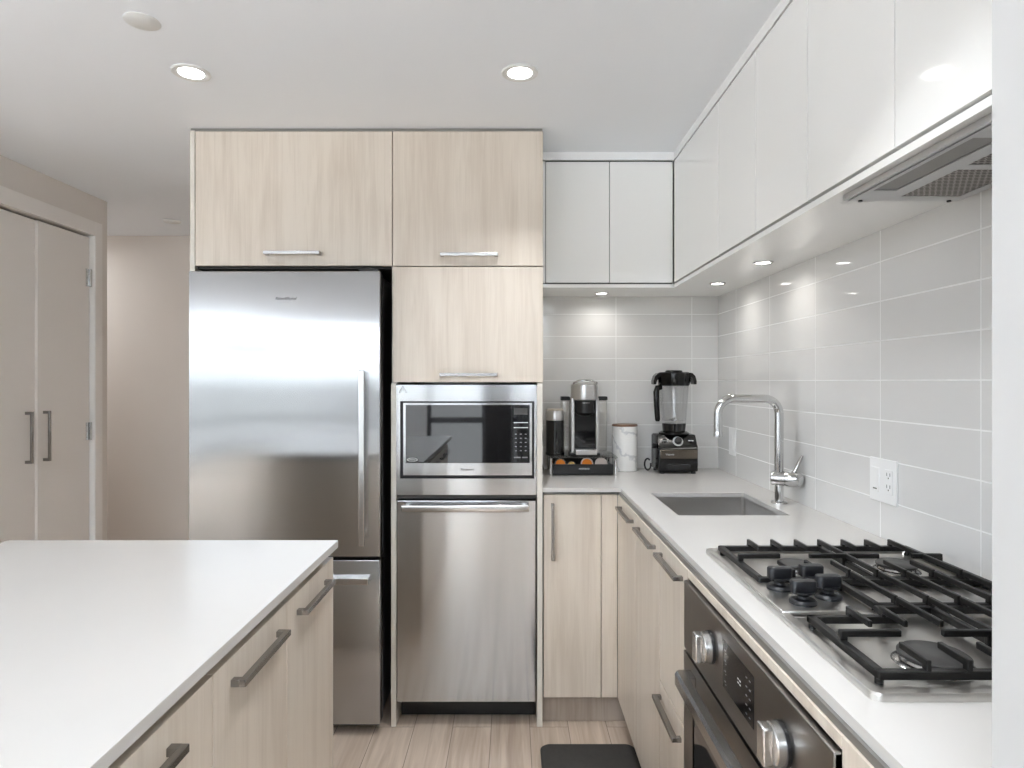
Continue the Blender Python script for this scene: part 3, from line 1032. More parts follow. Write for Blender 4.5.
MB().box(0.4285, 0.4425, YS + 0.002, 0.0125, 0.9272, 0.9396).build('worktop_channel', 'channel', label='narrow grey metal channel between right base cabinets and worktop', cat='trim strip')
OY1, OY0 = -1.0115, -1.7342
t = thing('oven_housing_cabinet', 'pale wood cabinet surround holding the oven below the cooktop', 'cabinet', (0.7, (OY0 + OY1) / 2, 0))
MB().box(XF, XF + 0.018, OY0, OY1, 0.9085, ZD, 0.0008).build('top_strip', 'wood', t)
MB().box(XF, XF + 0.018, OY0, OY1, 0.1105, 0.298, 0.0012).build('lower_panel', 'wood', t)
m = MB()
m.box(XF + 0.02, XW - 0.002, OY0, OY0 + 0.014, 0.106, 0.9265)
m.box(XF + 0.02, XW - 0.002, OY1 - 0.014, OY1, 0.106, 0.9265)
m.box(XF + 0.02, XW - 0.002, OY0 + 0.014, OY1 - 0.014, 0.106, 0.298)
m.box(XF + 0.02, XF + 0.05, OY0 + 0.014, OY1 - 0.014, 0.912, 0.9265)
m.build('carcass', 'channel', t)
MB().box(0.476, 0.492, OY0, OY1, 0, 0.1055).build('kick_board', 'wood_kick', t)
t = base_unit('narrow_base_cabinet', 'narrow pale wood base cabinet beside the near end of the oven', YS + 0.002, -1.7345)
MB().box(XF, XF + 0.018, YS + 0.003, -1.7355, 0.1105, ZD, 0.0012).build('door', 'wood', t)

# ------------------------------------------------------------------ worktop (one L) with the sink cut-out
ZC0, ZC1 = 0.940, 0.956
SX0, SX1, SY0, SY1 = 0.530, 0.886, -0.522, -0.112
XC = 0.434
m = slab([0.1225, XC, SX0, SX1, XW - 0.0005], [YS + 0.001, SY0, SY1, 0.0, YB - 0.0005],
         lambda x, y: (y > 0 or x > XC) and not (SX0 < x < SX1 and SY0 < y < SY1), ZC0, ZC1)
m.build('worktop', 'quartz', label='white quartz L-shaped worktop with sink and cooktop', cat='worktop')

# sink bowl hung under the cut-out
t = thing('sink', 'stainless steel undermount sink in the white worktop', 'sink', (0.708, -0.317, 0.77))
m = MB()
e = 0.004
r0 = rrect(SX0 - 0.010, SX1 + 0.010, SY0 - 0.010, SY1 + 0.010, 0.02, ZC0 - 0.0005)
r1 = rrect(SX0 - e, SX1 + e, SY0 - e, SY1 + e, 0.014, ZC0 - 0.0005)
r2 = rrect(SX0 - e, SX1 + e, SY0 - e, SY1 + e, 0.014, 0.785)
r3 = rrect(SX0 + 0.004, SX1 - 0.004, SY0 + 0.004, SY1 - 0.004, 0.014, 0.773)
r4 = rrect(0.69, 0.72, -0.33, -0.30, 0.012, 0.770)
r5 = rrect(SX0 - 0.010, SX1 + 0.010, SY0 - 0.010, SY1 + 0.010, 0.02, ZC0 - 0.003)
r6 = rrect(SX0 - e - 0.002, SX1 + e + 0.002, SY0 - e - 0.002, SY1 + e + 0.002, 0.016, ZC0 - 0.003)
r7 = rrect(SX0 - e - 0.002, SX1 + e + 0.002, SY0 - e - 0.002, SY1 + e + 0.002, 0.016, 0.768)
m.loft([r7, r6, r5, r0, r1, r2, r3, r4])
m.build('bowl', 'steel_sink', t)
MB().turn((0.705, -0.315, 0.7705), (0, 0, 1), [(0.038, 0), (0.038, 0.003), (0.030, 0.004), (0.022, 0.0015), (0.004, 0.001)], 28).build('drain', 'steel', t)

# ------------------------------------------------------------------ faucet
fx, fy = 0.937, Y(2.245)
t = thing('kitchen_faucet', 'chrome square-arched faucet standing behind the sink', 'faucet', (fx, fy, ZC1))
MB().turn((fx, fy, ZC1), (0, 0, 1), [(0.0275, 0), (0.0275, 0.004), (0.025, 0.006), (0.018, 0.0065)], 32).build('base_ring', 'chrome', t)
R_ = 0.052
ztop = 1.322
pts = [(fx, fy, ZC1 + 0.004), (fx, fy, 1.1), (fx, fy, ztop - R_)]
for k in range(1, 9):
    a = (PI / 2) * k / 8
    pts.append((fx - R_ + R_ * math.cos(a), fy, ztop - R_ + R_ * math.sin(a)))
xt = 0.7235
pts.append((0.83, fy, ztop))
for k in range(0, 9):
    a = PI / 2 + (PI / 2) * k / 8
    pts.append((xt + R_ + R_ * math.cos(a), fy, ztop - R_ + R_ * math.sin(a)))
pts.append((xt, fy, 1.205))
MB().tube(pts, 0.0150, 20).build('spout', 'chrome', t)
MB().turn((xt, fy, 1.2065), (0, 0, -1), [(0.0155, 0), (0.0160, 0.002), (0.0160, 0.017), (0.0135, 0.0185)], 28).build('aerator', 'chrome', t)
MB().turn((0.914, fy + 0.012, 1.043), (0.87, -0.5, 0), [(0.020, 0), (0.0255, 0.003), (0.0268, 0.008), (0.0268, 0.045), (0.0255, 0.046), (0.0255, 0.048), (0.0268, 0.049),
          (0.0268, 0.082), (0.024, 0.094), (0.016, 0.103), (0.004, 0.107)], 32).build('valve_body', 'chrome', t)
MB().turn((0.976, fy - 0.026, 1.062), (0.36, -0.08, 0.80), [(0.0070, 0), (0.0062, 0.01), (0.0050, 0.068), (0.0035, 0.071)], 16).build('lever', 'chrome', t)

# ------------------------------------------------------------------ cooktop
CX0, CX1 = 0.481, 0.985
CY1, CY0 = Y(1.600), Y(0.853)
ZR = ZC1 + 0.011
t = thing('gas_cooktop', 'stainless steel four-burner gas cooktop with black grates set on the worktop', 'cooktop', ((CX0 + CX1) / 2, (CY0 + CY1) / 2, ZC1))
kz0, kz1 = Y(1.150), Y(1.352)      # raised control zone
m = MB()
def rr(i, z, r=0.014): return rrect(CX0 + i, CX1 - i, CY0 + i, CY1 - i, r, z)
m.loft([rr(0.0, ZC1 + 0.0002), rr(0.0, ZR - 0.003), rr(0.0018, ZR), rr(0.018, ZR, 0.01), rr(0.024, ZC1 + 0.003, 0.008)])
m.build('pan', 'steel_pan', t)
m = MB()
m.box(CX0 + 0.004, 0.622, kz0, kz1, ZC1 + 0.002, ZR + 0.0035, 0.003)
m.build('control_plate', 'steel_pan', t)
# square steel spill wells' raised dividers
m = MB()
m.box(CX0 + 0.02, CX1 - 0.02, Y(1.15), Y(1.168), ZC1 + 0.002, ZR - 0.001, 0.002)
m.box(CX0 + 0.02, CX1 - 0.02, Y(1.325), Y(1.343), ZC1 + 0.002, ZR - 0.001, 0.002)
m.build('well_divider', 'steel_pan', t)
m = MB()
m.box(0.668, CX1 - 0.03, Y(1.17), Y(1.323), ZC1 + 0.002, ZR - 0.002, 0.002)
m.build('centre_plate', 'steel_pan', t)


def knob(x, y):
    z0 = ZR + 0.0036
    m_ = MB()
    m_.turn((x, y, z0), (0, 0, 1), [(0.0245, 0), (0.0245, 0.004), (0.021, 0.008), (0.011, 0.010), (0.009, 0.014), (0.013, 0.017), (0.020, 0.020), (0.021, 0.023)], 28)
    # wide grip cap: flat-sided, slightly bowed
    gx, gy = 0.0232, 0.0120
    ring = lambda sx_, sy_, z: [(x + gx * sx_ * math.copysign(abs(math.cos(a)) ** 0.35, math.cos(a)), y + gy * sy_ * math.copysign(abs(math.sin(a)) ** 0.6, math.sin(a)), z)
                                for a in [2 * PI * (k + 0.5) / 28 for k in range(28)]]
    m_.loft([ring(0.86, 0.9, z0 + 0.0185), ring(1, 1, z0 + 0.021), ring(1, 1, z0 + 0.0400), ring(0.93, 0.9, z0 + 0.0425), ring(0.5, 0.5, z0 + 0.0435)])
    return m_.build('knob', 'knob', t)


for kx, kz in ((0.5330, 1.275), (0.6035, 1.292), (0.5420, 1.192), (0.6035, 1.222)):
    knob(kx, Y(kz))


def burner(x, z, r):
    y = Y(z)
    b_ = MB().turn((x, y, ZC1 + 0.003), (0, 0, 1), [(r * 1.15, 0), (r * 1.1, 0.002), (r * 0.95, 0.004), (r * 0.9, 0.008), (r * 0.8, 0.009)], 36).build('burner', 'nickel', t)
    MB().turn((x, y, ZC1 + 0.012), (0, 0, 1), [(r * 0.9, 0), (r, 0.002), (r, 0.006), (r * 0.92, 0.0085), (r * 0.3, 0.0095), (0.002, 0.0095)], 36).build('burner_cap', 'cap', b_)


burner(0.635, 1.440, 0.036)
burner(0.634, 0.962, 0.049)
burner(0.865, 1.440, 0.042)
burner(0.865, 0.972, 0.036)

GX = [0.580, 0.6375, 0.695, 0.7525, 0.810, 0.8675, 0.925]
ZG = 0.996           # top of the fingers
def fin(m_, x, za, zb, drop_a=False, drop_b=False, w=0.0075, h=0.011):
    """finger along y at x, from distance zb to za; a drop leg joins it to the low rail"""
    m_.box(x - w / 2, x + w / 2, Y(za), Y(zb), ZG - h, ZG, 0.002, 2)
    if drop_a: m_.box(x - w / 2, x + w / 2, Y(za), Y(za) + 0.012, 0.968, ZG - h + 0.004, 0.0015)
    if drop_b: m_.box(x - w / 2, x + w / 2, Y(zb) - 0.012, Y(zb), 0.968, ZG - h + 0.004, 0.0015)
def finx(m_, z, x0, x1, drop=None, w=0.0085, h=0.011):
    m_.box(x0, x1, Y(z) - w / 2, Y(z) + w / 2, ZG - h, ZG, 0.002, 2)
    if drop == 0: m_.box(x0, x0 + 0.012, Y(z) - w / 2, Y(z) + w / 2, 0.968, ZG - h + 0.004, 0.0015)
    if drop == 1: m_.box(x1 - 0.012, x1, Y(z) - w / 2, Y(z) + w / 2, 0.968, ZG - h + 0.004, 0.0015)
def rail(m_, x0, x1, za, zb, zl=0.968, zh=0.9805):
    m_.box(x0, x1, Y(za), Y(zb), zl, zh, 0.002, 2)
def pad(m_, x, z):
    m_.cyl((x, Y(z), 0.959), 'z', 0.006, 0.009, 10)

m = MB()      # far grate
rail(m, 0.506, 0.519, 1.315, 1.572)
rail(m, 0.956, 0.969, 1.315, 1.572)
rail(m, 0.506, 0.969, 1.560, 1.573)
rail(m, 0.506, 0.969, 1.312, 1.325)
rail(m, 0.7465, 0.7585, 1.315, 1.565)
for i, x in enumerate(GX):
    if i in (3, 6): fin(m, x, 1.316, 1.573, True, True)
    else:
        fin(m, x, 1.500, 1.573, False, True)
        fin(m, x, 1.316, 1.392, True, False)
finx(m, 1.440, 0.508, 0.603, 0)
finx(m, 1.440, 0.668, 0.7525, 1)
finx(m, 1.440, 0.7525, 0.825, 0)
finx(m, 1.440, 0.900, 0.967, 1)
for x, z in ((0.513, 1.33), (0.513, 1.56), (0.962, 1.33), (0.962, 1.56)): pad(m, x, z)
m.build('grate', 'iron', t)
m = MB()      # middle grate, right of the knobs
rail(m, 0.657, 0.670, 1.156, 1.310)
rail(m, 0.956, 0.969, 1.156, 1.310)
rail(m, 0.657, 0.969, 1.298, 1.3105)
rail(m, 0.657, 0.969, 1.156, 1.169)
for i, x in enumerate(GX):
    if i >= 2: fin(m, x, 1.157, 1.3105, True, True)
for x, z in ((0.664, 1.17), (0.664, 1.30), (0.962, 1.17), (0.962, 1.30)): pad(m, x, z)
m.build('grate', 'iron', t)
m = MB()      # near grate
rail(m, 0.509, 0.522, 0.893, 1.107)
rail(m, 0.956, 0.969, 0.893, 1.150)
rail(m, 0.509, 0.969, 0.888, 0.901)
rail(m, 0.509, 0.657, 1.094, 1.107)
rail(m, 0.657, 0.969, 1.1405, 1.1535)
rail(m, 0.651, 0.664, 1.094, 1.1535)
rail(m, 0.7465, 0.7585, 0.893, 1.150)
for i, x in enumerate(GX):
    if i in (3, 6): fin(m, x, 0.889, 1.1535, True, True)
    else:
        fin(m, x, 0.889, 0.955, True, False)
        fin(m, x, 1.035, 1.107 if i < 2 else 1.1535, False, True)
finx(m, 1.000, 0.511, 0.607, 0)
finx(m, 1.000, 0.672, 0.7525, 1)
finx(m, 1.000, 0.7525, 0.830, 0)
finx(m, 1.000, 0.900, 0.967, 1)
for x, z in ((0.516, 0.90), (0.516, 1.10), (0.962, 0.90), (0.962, 1.14)): pad(m, x, z)
m.build('grate', 'iron', t)

# ------------------------------------------------------------------ oven
XO = 0.415
oy1, oy0 = -1.0545 + 0.040, -1.7305
t = thing('built_in_oven', 'dark stainless steel built-in oven with two knobs below the cooktop', 'oven', (0.7, (oy0 + oy1) / 2, 0.30))
m = MB()
m.box(XF + 0.02, XW - 0.06, oy0 + 0.016, oy1 - 0.016, 0.302, 0.900)
m.build('body', 'black', t)
oy1, oy0 = -1.0135, -1.7335
cpn = MB().box(XO, XF + 0.012, oy0, oy1, 0.742, 0.9045, 0.003).build('control_panel', 'steel_oven', t)
MB().box(XO - 0.0012, XO + 0.002, Y(1.0975), Y(1.2575), 0.785, 0.8765, 0.001).build('display', 'screen', cpn)
m = MB()
for i in range(4):
    m.box(XO - 0.0016, XO - 0.0010, Y(1.238), Y(1.245), 0.860 - 0.020 * i, 0.8620 - 0.020 * i)
    m.box(XO - 0.0016, XO - 0.0010, Y(1.236), Y(1.240), 0.855 - 0.020 * i, 0.8565 - 0.020 * i)
m.build('display_print', 'dim_print', cpn)
m = MB()
for i in range(5):
    for k in range(2):
        m.box(XO - 0.0016, XO - 0.0010, Y(1.110 + 0.016 * k), Y(1.117 + 0.016 * k), 0.860 - 0.016 * i, 0.8620 - 0.016 * i)
m.build('display_print', 'dim_print', cpn)
m = MB()
for i in range(2):
    for k in range(2):
        m.box(XO - 0.0016, XO - 0.0010, Y(1.158 + 0.010 * i), Y(1.164 + 0.010 * i), 0.838 - 0.007 * k, 0.8405 - 0.007 * k)
m.build('display_print', 'print', cpn)
for kz in (1.335, 0.980):
    y_ = Y(kz)
    k_ = MB().turn((XO, y_, 0.829), (-1, 0, 0), [(0.0335, 0.0), (0.0335, 0.006), (0.031, 0.0065)], 36).build('knob_collar', 'black', t)
    m = MB()
    m.turn((XO - 0.0062, y_, 0.829), (-1, 0, 0), [(0.0310, 0), (0.0310, 0.012), (0.0295, 0.014), (0.004, 0.0145)], 36)
    m.box(XO - 0.036, XO - 0.0195, y_ - 0.0135, y_ + 0.0135, 0.800, 0.858, 0.003)
    m.build('knob', 'steel', k_)
dz0, dz1 = 0.305, 0.735
dr_ = slab_v([oy0, oy0 + 0.075, oy1 - 0.075, oy1], [dz0, dz0 + 0.06, dz1 - 0.105, dz1],
             lambda u, z: not (oy0 + 0.075 < u < oy1 - 0.075 and dz0 + 0.06 < z < dz1 - 0.105), 'y', XO, XF + 0.018).build('door', 'steel_oven', t)
MB().box(XO + 0.002, XF + 0.016, oy0 + 0.0755, oy1 - 0.0755, dz0 + 0.0605, dz1 - 0.1055).build('door_window', 'oven_glass', dr_)
m = MB()
poly = [(0.376, 0.684), (0.376, 0.708), (0.381, 0.7155), (0.399, 0.7155), (0.399, 0.709), (0.388, 0.704), (0.384, 0.684)]
m.prism(poly, 'y', oy0 + 0.03, Y(1.478))
for ya in (oy0 + 0.035, Y(1.478) - 0.035):
    m.box(0.386, XO + 0.0005, ya, ya + 0.045, 0.690, 0.7135, 0.002)
m.build('handle', 'nickel', dr_)

# ------------------------------------------------------------------ island
XI, YI = -0.4675, Y(1.722)
XD = XI - 0.010
MB().box(-1.354, XI, -2.42, YI, 0.936, ZC1, 0.0012).build('island_worktop', 'quartz', label='white quartz worktop on the island in the left foreground', cat='worktop')
iz = [1.709, 1.358, 1.022, 0.686, 0.350]
ilab = ['pale wood island cabinet at the far end, beside the fridge freezer drawer',
        'pale wood island cabinet second from the far end, with a whole dark handle in view',
        'pale wood island cabinet third from the far end, its handle cut by the picture edge',
        'pale wood island cabinet nearest the camera, below the picture']
hand = [(1.418, 1.640), (1.085, 1.309), (0.672, 0.897), (0.41, 0.63)]
for i in range(4):
    y1, y0 = Y(iz[i]), Y(iz[i + 1])
    t = thing('island_cabinet', ilab[i], 'cabinet', (-0.9, (y0 + y1) / 2, 0), 'cabinets of the island')
    MB().box(-1.330, XD - 0.020, y0 + 0.0005, y1 - (0.0185 if i == 0 else 0.0005), 0.10, 0.9142).build('carcass', 'wood_edge', t)
    MB().box(-1.328, XD - 0.024, y0 + 0.0005, y1 - (0.0185 if i == 0 else 0.0005), 0.9144, 0.9358).build('top_channel', 'brown_gap', t)
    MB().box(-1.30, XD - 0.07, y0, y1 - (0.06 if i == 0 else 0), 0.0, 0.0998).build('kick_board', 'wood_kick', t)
    if i == 0:
        MB().box(-1.345, XD, y1 - 0.018, y1, 0.0, 0.914, 0.001).build('end_panel', 'wood', t)
        d = MB().box(XD - 0.018, XD, y0 + 0.0012, y1 - 0.0195, 0.105, 0.914, 0.0012).build('door', 'wood', t)
    else:
        d = MB().box(XD - 0.018, XD, y0 + 0.0012, y1 - 0.0012, 0.105, 0.914, 0.0012).build('door', 'wood', t)
    pull(d, 'y', Y(hand[i][0]), Y(hand[i][1]), XD, '+x', 0.8705, 0.026, 0.012, 0.012, 'dark_nickel')

# ------------------------------------------------------------------ floor mat
m = MB()
m.loft([rrect(0.106, 0.462, -1.05, -0.137, 0.035, 0.0005), rrect(0.106, 0.462, -1.05, -0.137, 0.035, 0.008), rrect(0.112, 0.456, -1.044, -0.143, 0.032, 0.013)])
m.build('floor_mat', 'rubber', label='dark grey cushioned mat on the floor in front of the sink', cat='mat')

# ------------------------------------------------------------------ outlets on the right wall
def plate(name, label, cat, y0, y1, z0, z1):
    t_ = thing(name, label, cat, (XW, (y0 + y1) / 2, z0))
    MB().box(XW - 0.006, XW - 0.0003, y0, y1, z0, z1, 0.002).build('cover_plate', 'plastic_white', t_)
    return t_
t = plate('wall_outlet', 'white double cover plate with switch and socket on the tiles beside the cooktop', 'outlet', Y(1.672), Y(1.797), 1.055, 1.173)
yc = Y(1.766)
MB().box(XW - 0.0085, XW - 0.0055, yc - 0.017, yc + 0.017, 1.081, 1.147, 0.001).build('rocker_switch', 'plastic_white', t)
MB().box(XW - 0.0091, XW - 0.0080, yc - 0.009, yc + 0.009, 1.087, 1.0905).build('indicator', 'slot', t)
yc = Y(1.703)
s = MB().box(XW - 0.0085, XW - 0.0055, yc - 0.017, yc + 0.017, 1.081, 1.147, 0.001).build('socket', 'plastic_white', t)
m = MB()
for zc_ in (1.130, 1.098):
    m.box(XW - 0.0090, XW - 0.0080, yc - 0.008, yc - 0.006, zc_, zc_ + 0.009)
    m.box(XW - 0.0090, XW - 0.0080, yc + 0.006, yc + 0.008, zc_, zc_ + 0.009)
    m.cyl((XW - 0.0090, yc, zc_ - 0.005), 'x', 0.0022, 0.001, 10)
m.build('socket_slots', 'slot', s)
t = plate('wall_switch', 'white cover plate on the right wall tiles between the blender and the faucet', 'outlet', Y(2.885), Y(2.965), 1.045, 1.168)
yc = Y(2.925)
MB().box(XW - 0.0085, XW - 0.0055, yc - 0.017, yc + 0.017, 1.074, 1.140, 0.001).build('rocker_switch', 'plastic_white', t)

# ------------------------------------------------------------------ coffee station
# capsule drawer: posts, glass top, black drawer
PX0, PX1 = 0.166, 0.479
PY0, PY1 = Y(2.885), Y(3.105)
t = thing('capsule_drawer', 'black capsule drawer with a glass top under the coffee machine', 'drawer', ((PX0 + PX1) / 2, (PY0 + PY1) / 2, ZC1))
MB().box(PX0 + 0.002, PX1 - 0.002, PY0 + 0.002, PY1, 1.0355, 1.0425, 0.002).build('glass_top', 'smoke', t)
for px_ in (PX0 + 0.010, PX1 - 0.010):
    for py_ in (PY0 + 0.010, PY1 - 0.010):
        MB().turn((px_, py_, ZC1 + 0.0002), (0, 0, 1), [(0.0065, 0), (0.0065, 0.079), (0.0055, 0.0793)], 16).build('post', 'chrome', t)
dm = MB()
dm.box(PX0 + 0.020, PX1 - 0.020, PY0 + 0.006, PY0 + 0.014, ZC1 + 0.004, ZC1 + 0.052, 0.002)
dm.box(PX0 + 0.020, PX0 + 0.024, PY0 + 0.014, PY1 - 0.006, ZC1 + 0.004, ZC1 + 0.045)
dm.box(PX1 - 0.024, PX1 - 0.020, PY0 + 0.014, PY1 - 0.006, ZC1 + 0.004, ZC1 + 0.045)
dm.box(PX0 + 0.020, PX1 - 0.020, PY1 - 0.010, PY1 - 0.006, ZC1 + 0.004, ZC1 + 0.074)
dm.box(PX0 + 0.020, PX1 - 0.020, PY0 + 0.014, PY1 - 0.006, ZC1 + 0.003, ZC1 + 0.008)
dbox = dm.build('drawer_tray', 'black', t)
text('NESPRESSO', 0.0095, 'print', dbox, (0.326, PY0 + 0.0057, ZC1 + 0.031), '-y')
# capsules standing in the tray, foil lids facing out
for i, (cx, r, f, lab) in enumerate(((0.222, 0.027, 'foil_orange', 'coffee capsule with brown and orange foil, leftmost in the black drawer'),
                                  (0.272, 0.021, 'foil_gold', 'small coffee capsule with dull gold foil, second from left in the drawer'),
                                  (0.343, 0.029, 'foil_orange', 'coffee capsule with a pale rim around bright orange foil in the drawer'),
                                  (0.408, 0.029, 'foil_grey', 'coffee capsule with a pale rim and brown foil, rightmost in the drawer'))):
    c_ = thing('coffee_capsule', lab, 'capsule', (cx, PY0 + 0.045, ZC1 + 0.008), 'coffee capsules in the black drawer')
    zc_ = ZC1 + 0.009 + r + 0.012
    ax = Vector((0, -1, 0.35)).normalized()
    c0 = Vector((cx, PY0 + 0.040, zc_))
    MB().turn(c0, -ax, [(r, 0), (r, 0.0015), (r * 0.88, 0.003), (r * 0.75, 0.025), (r * 0.4, 0.036), (0.003, 0.038)], 28).build('shell', 'foil_grey' if i > 1 else 'bronze', c_)
    MB().turn(c0, ax, [(r * 0.80, 0.0002), (r * 0.78, 0.0012), (0.002, 0.002)], 28).build('foil_lid', f, c_)

# coffee machine
mx, my = 0.3385, Y(3.005)
zb = 1.0427
t = thing('coffee_machine', 'silver and black capsule coffee machine with grey side water tanks', 'coffee machine', (mx, my, zb))
MB().box(mx - 0.075, mx + 0.066, Y(2.925), Y(3.075), zb, zb + 0.012, 0.004).build('base_plate', 'black', t)
m = MB()
m.box(mx - 0.066, mx - 0.050, Y(2.955), Y(3.05), zb + 0.010, 1.305, 0.003)
m.box(mx + 0.050, mx + 0.063, Y(2.955), Y(3.05), zb + 0.010, 1.305, 0.003)
m.build('side_column', 'silver', t)
MB().box(mx - 0.050, mx + 0.050, Y(2.975), Y(3.05), zb + 0.012, 1.30, 0.002).build('front_panel', 'black_gloss', t)
MB().box(mx - 0.047, mx + 0.049, Y(2.912), Y(2.972), zb + 0.004, zb + 0.028, 0.003).build('drip_tray', 'silver', t)
m = MB()
for k in range(7):
    m.box(mx - 0.040 + 0.012 * k, mx - 0.036 + 0.012 * k, Y(2.918), Y(2.966), zb + 0.028, zb + 0.030)
m.build('drip_grille', 'steel', t)
MB().turn((mx, Y(2.985), 1.300), (0, 0, 1), [(0.058, -0.005), (0.0635, 0.0), (0.064, 0.055), (0.062, 0.066), (0.050, 0.072), (0.003, 0.074)], 40).build('brew_head', 'silver', t)
MB().turn((mx, Y(2.975), 1.222), (0, 0, 1), [(0.020, 0.0), (0.036, 0.006), (0.046, 0.016), (0.046, 0.072)], 36).build('brew_spout', 'black', t)
text('NESPRESSO', 0.0068, 'print', t, (mx, Y(2.975) - 0.0465, 1.2835), '-y')
m = MB()
pts = [(mx - 0.052, Y(2.985), 1.345), (mx - 0.052, Y(2.96), 1.376), (mx - 0.03, Y(2.945), 1.385), (mx, Y(2.942), 1.387), (mx + 0.03, Y(2.945), 1.385), (mx + 0.052, Y(2.96), 1.376), (mx + 0.052, Y(2.985), 1.345)]
m.tube(pts, 0.0055, 10)
m.build('lever', 'chrome', t)
for sgn, x0, x1 in ((-1, mx - 0.108, mx - 0.067), (1, mx + 0.064, mx + 0.107)):
    tk_ = MB().box(x0, x1, Y(2.99), Y(3.05), zb + 0.012, 1.293, 0.008, 3).build('water_tank', 'smoke', t)
    MB().box(x0 - 0.002, x1 + (0.001 if sgn > 0 else 0.0), Y(2.985), Y(3.054), 1.293, 1.312, 0.004).build('tank_lid', 'black', tk_)

# milk frother
hx, hy = 0.199, Y(2.965)
t = thing('milk_frother', 'black cylindrical milk frother with a silver top left of the coffee machine', 'milk frother', (hx, hy, zb))
MB().turn((hx, hy, zb), (0, 0, 1), [(0.043, 0), (0.044, 0.004), (0.044, 0.012), (0.0415, 0.015), (0.0415, 0.160)], 36).build('jug', 'black_gloss', t)
MB().turn((hx, hy, zb + 0.1602), (0, 0, 1), [(0.041, 0), (0.0405, 0.040), (0.039, 0.044), (0.003, 0.045)], 36).build('jug_collar', 'silver', t)
MB().turn((hx, hy, zb + 0.2055), (0, 0, 1), [(0.039, 0), (0.039, 0.004), (0.034, 0.007), (0.003, 0.008)], 36).build('lid', 'seal', t)

# power cord between the tall cabinet and the drawer
pts = []
for k in range(40):
    a = k / 39
    pts.append((0.1385 + 0.006 * math.sin(9 * a), Y(3.05) - 0.02 * a + 0.012 * math.cos(11 * a), ZC1 + 0.006 + 0.20 * (1 - a) ** 1.4 + 0.010 * math.sin(14 * a) * (1 - a)))
m = MB(); m.tube(pts, 0.0045, 8)
m.build('power_cord', 'black', label='black power cord hanging between the tall cabinet and the capsule drawer', cat='cord')

# marble canister
vx, vy = 0.540, Y(3.066)
t = thing('marble_canister', 'white marbled canister with a thin copper lid between coffee machine and blender', 'canister', (vx, vy, ZC1))
MB().turn((vx, vy, ZC1), (0, 0, 1), [(0.056, 0), (0.060, 0.003), (0.060, 0.212)], 44).build('jar', 'marble', t)
MB().turn((vx, vy, ZC1 + 0.2122), (0, 0, 1), [(0.0605, 0), (0.0615, 0.002), (0.0615, 0.006), (0.058, 0.010), (0.003, 0.0105)], 44).build('lid', 'copper', t)

# ------------------------------------------------------------------ blender
bx, by = 0.766, Y(3.03)
t = thing('blender', 'black countertop blender with a clear jar beside the marbled canister', 'blender', (bx, by, ZC1))
x0, x1 = 0.676, 0.857
yf, yk = Y(2.945), Y(3.108)
m = MB()
m.prism([(yf, ZC1 + 0.010), (yk, ZC1 + 0.010), (yk, ZC1 + 0.172), (yk - 0.03, ZC1 + 0.178), (yf + 0.045, ZC1 + 0.178), (yf + 0.010, ZC1 + 0.118), (yf, ZC1 + 0.110)], 'x', x0, x1)
bmesh.ops.bevel(m.bm, geom=m.bm.edges[:], offset=0.006, segments=2, profile=0.5, affect='EDGES')
bs = m.build('motor_base', 'jet', t)
for fx_ in (x0 + 0.018, x1 - 0.018):
    for fy_ in (yf + 0.02, yk - 0.02):
        MB().cyl((fx_, fy_, ZC1 + 0.0002), 'z', 0.012, 0.012, 14).build('foot', 'black', t)
MB().box(x0 + 0.006, x1 - 0.004, yf - 0.003, yf + 0.006, ZC1 + 0.070, ZC1 + 0.112, 0.003).build('front_band', 'bronze', bs)
MB().box(x0 + 0.040, x1 - 0.034, yf - 0.002, yf + 0.004, ZC1 + 0.022, ZC1 + 0.046, 0.002).build('vent_recess', 'black_gloss', bs)
# dial and switches on the sloping panel
nv = Vector((0, -0.060, 0.035)).normalized() if False else Vector((0, -0.864, 0.504))
cpt = Vector((bx + 0.004, yf + 0.027, ZC1 + 0.147))
MB().turn(cpt, nv, [(0.024, -0.002), (0.024, 0.003), (0.021, 0.004)], 32).build('dial_ring', 'print', bs)
MB().turn(cpt, nv, [(0.0175, 0.0), (0.016, 0.016), (0.012, 0.018), (0.002, 0.018)], 28).build('dial', 'black', bs)
for dx in (-0.060, 0.060):
    m = MB()
    c_ = cpt + Vector((dx, 0, 0))
    m.turn(c_ + Vector((0, 0, 0.006)), nv, [(0.011, -0.001), (0.011, 0.002), (0.003, 0.0025)], 4)
    m.build('switch', 'black_gloss', bs)
    m = MB(); m.box(c_.x - 0.011, c_.x + 0.011, c_.y - 0.0045, c_.y - 0.0025 + 0.006, c_.z + 0.002, c_.z + 0.006)
    m.build('switch_print', 'print', bs)
text('Vitamix', 0.013, 'print', bs, (x0 + 0.05, yf - 0.0034, ZC1 + 0.090), '-y')
MB().turn((x0 - 0.0005, Y(2.99), ZC1 + 0.125), (-1, 0, 0), [(0.008, -0.002), (0.012, 0.006), (0.013, 0.018), (0.009, 0.021)], 16).build('side_knob', 'black', bs)
MB().turn((bx, by, ZC1 + 0.178), (0, 0, 1), [(0.070, 0), (0.070, 0.006), (0.060, 0.012)], 36).build('jar_seat', 'jet', t)
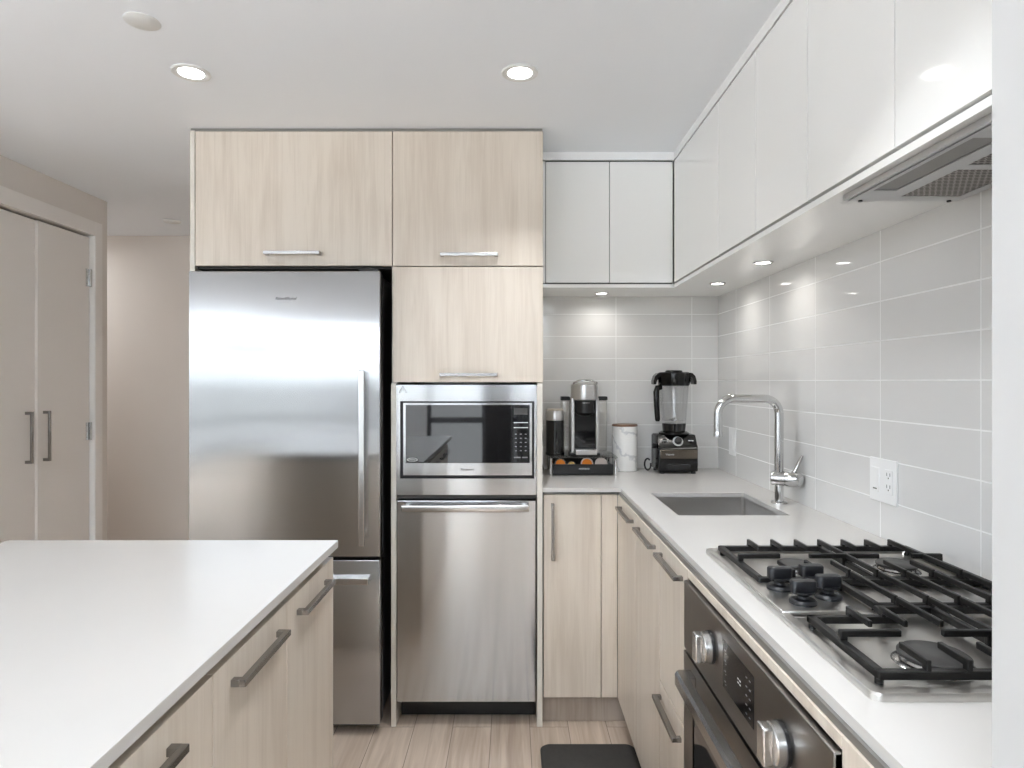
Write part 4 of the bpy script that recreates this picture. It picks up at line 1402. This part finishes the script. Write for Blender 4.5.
# jar: square-ish fluted cross-section
def jar_ring(r, z, sq=0.12, n=48):
    out = []
    for k in range(n):
        a = 2 * PI * k / n
        rr_ = r * (1 + sq * (math.cos(4 * a + PI) * -0.5)) * (1 - 0.025 * math.cos(8 * a))
        out.append((bx + rr_ * math.cos(a), by + rr_ * math.sin(a), z))
    return out
z_ = ZC1
m = MB()
m.loft([jar_ring(0.050, z_ + 0.1905), jar_ring(0.054, z_ + 0.228)])
m.build('jar_collar', 'black_gloss', t)
m = MB()
m.loft([jar_ring(0.0515, z_ + 0.2285), jar_ring(0.054, z_ + 0.236), jar_ring(0.066, z_ + 0.405), jar_ring(0.0635, z_ + 0.405), jar_ring(0.051, z_ + 0.242)], True, True)
jar = m.build('jar', 'jar', t)
m = MB()
for k in range(4):
    a = k * PI / 2 + 0.4
    m.box(bx - 0.022 + 0.0, bx + 0.022, by - 0.004, by + 0.004, z_ + 0.246, z_ + 0.2485) if k == 0 else None
m.turn((bx, by, z_ + 0.2425), (0, 0, 1), [(0.012, 0), (0.009, 0.010), (0.003, 0.013)], 16)
m.box(bx - 0.004, bx + 0.004, by - 0.022, by + 0.022, z_ + 0.249, z_ + 0.2515)
m.build('blade', 'chrome', jar)
m = MB()
m.loft([jar_ring(0.0665, z_ + 0.4055), jar_ring(0.070, z_ + 0.412), jar_ring(0.074, z_ + 0.45), jar_ring(0.072, z_ + 0.464), jar_ring(0.064, z_ + 0.470)])
m.turn((bx, by, z_ + 0.4695), (0, 0, 1), [(0.040, 0), (0.040, 0.005), (0.036, 0.009), (0.003, 0.010)], 32)
lid = m.build('lid', 'jet', t)
for s_ in (-1, 1):
    m = MB()
    pr = [(0.060, 0.468), (0.080, 0.466), (0.094, 0.452), (0.101, 0.428), (0.100, 0.412), (0.089, 0.412), (0.087, 0.430), (0.080, 0.446), (0.060, 0.450)]
    m.prism([(bx + s_ * p[0], z_ + p[1]) for p in pr], 'y', by - 0.030, by + 0.030)
    bmesh.ops.bevel(m.bm, geom=m.bm.edges[:], offset=0.002, segments=1, affect='EDGES')
    m.build('lid_flap', 'jet', lid)
m = MB()
hp_ = [(bx - 0.062, by - 0.006, z_ + 0.398), (bx - 0.080, by - 0.012, z_ + 0.396), (bx - 0.086, by - 0.014, z_ + 0.375), (bx - 0.084, by - 0.014, z_ + 0.31), (bx - 0.080, by - 0.014, z_ + 0.245), (bx - 0.080, by - 0.014, z_ + 0.238)]
m.tube(hp_, [0.012, 0.014, 0.0145, 0.0135, 0.012, 0.008], 16)
m.build('jar_handle', 'jet', jar)
# blender cord looping beside it
pts = []
for k in range(30):
    a = 2 * PI * k / 29 * 0.9
    pts.append((0.646 + 0.016 * math.cos(a + 0.8), Y(3.06) - 0.02 * math.sin(a * 0.5), ZC1 + 0.032 + 0.026 * math.sin(a + 0.8)))
m = MB(); m.tube(pts, 0.004, 8)
m.build('power_cord', 'black', label='black looped cord lying beside the blender base', cat='cord')
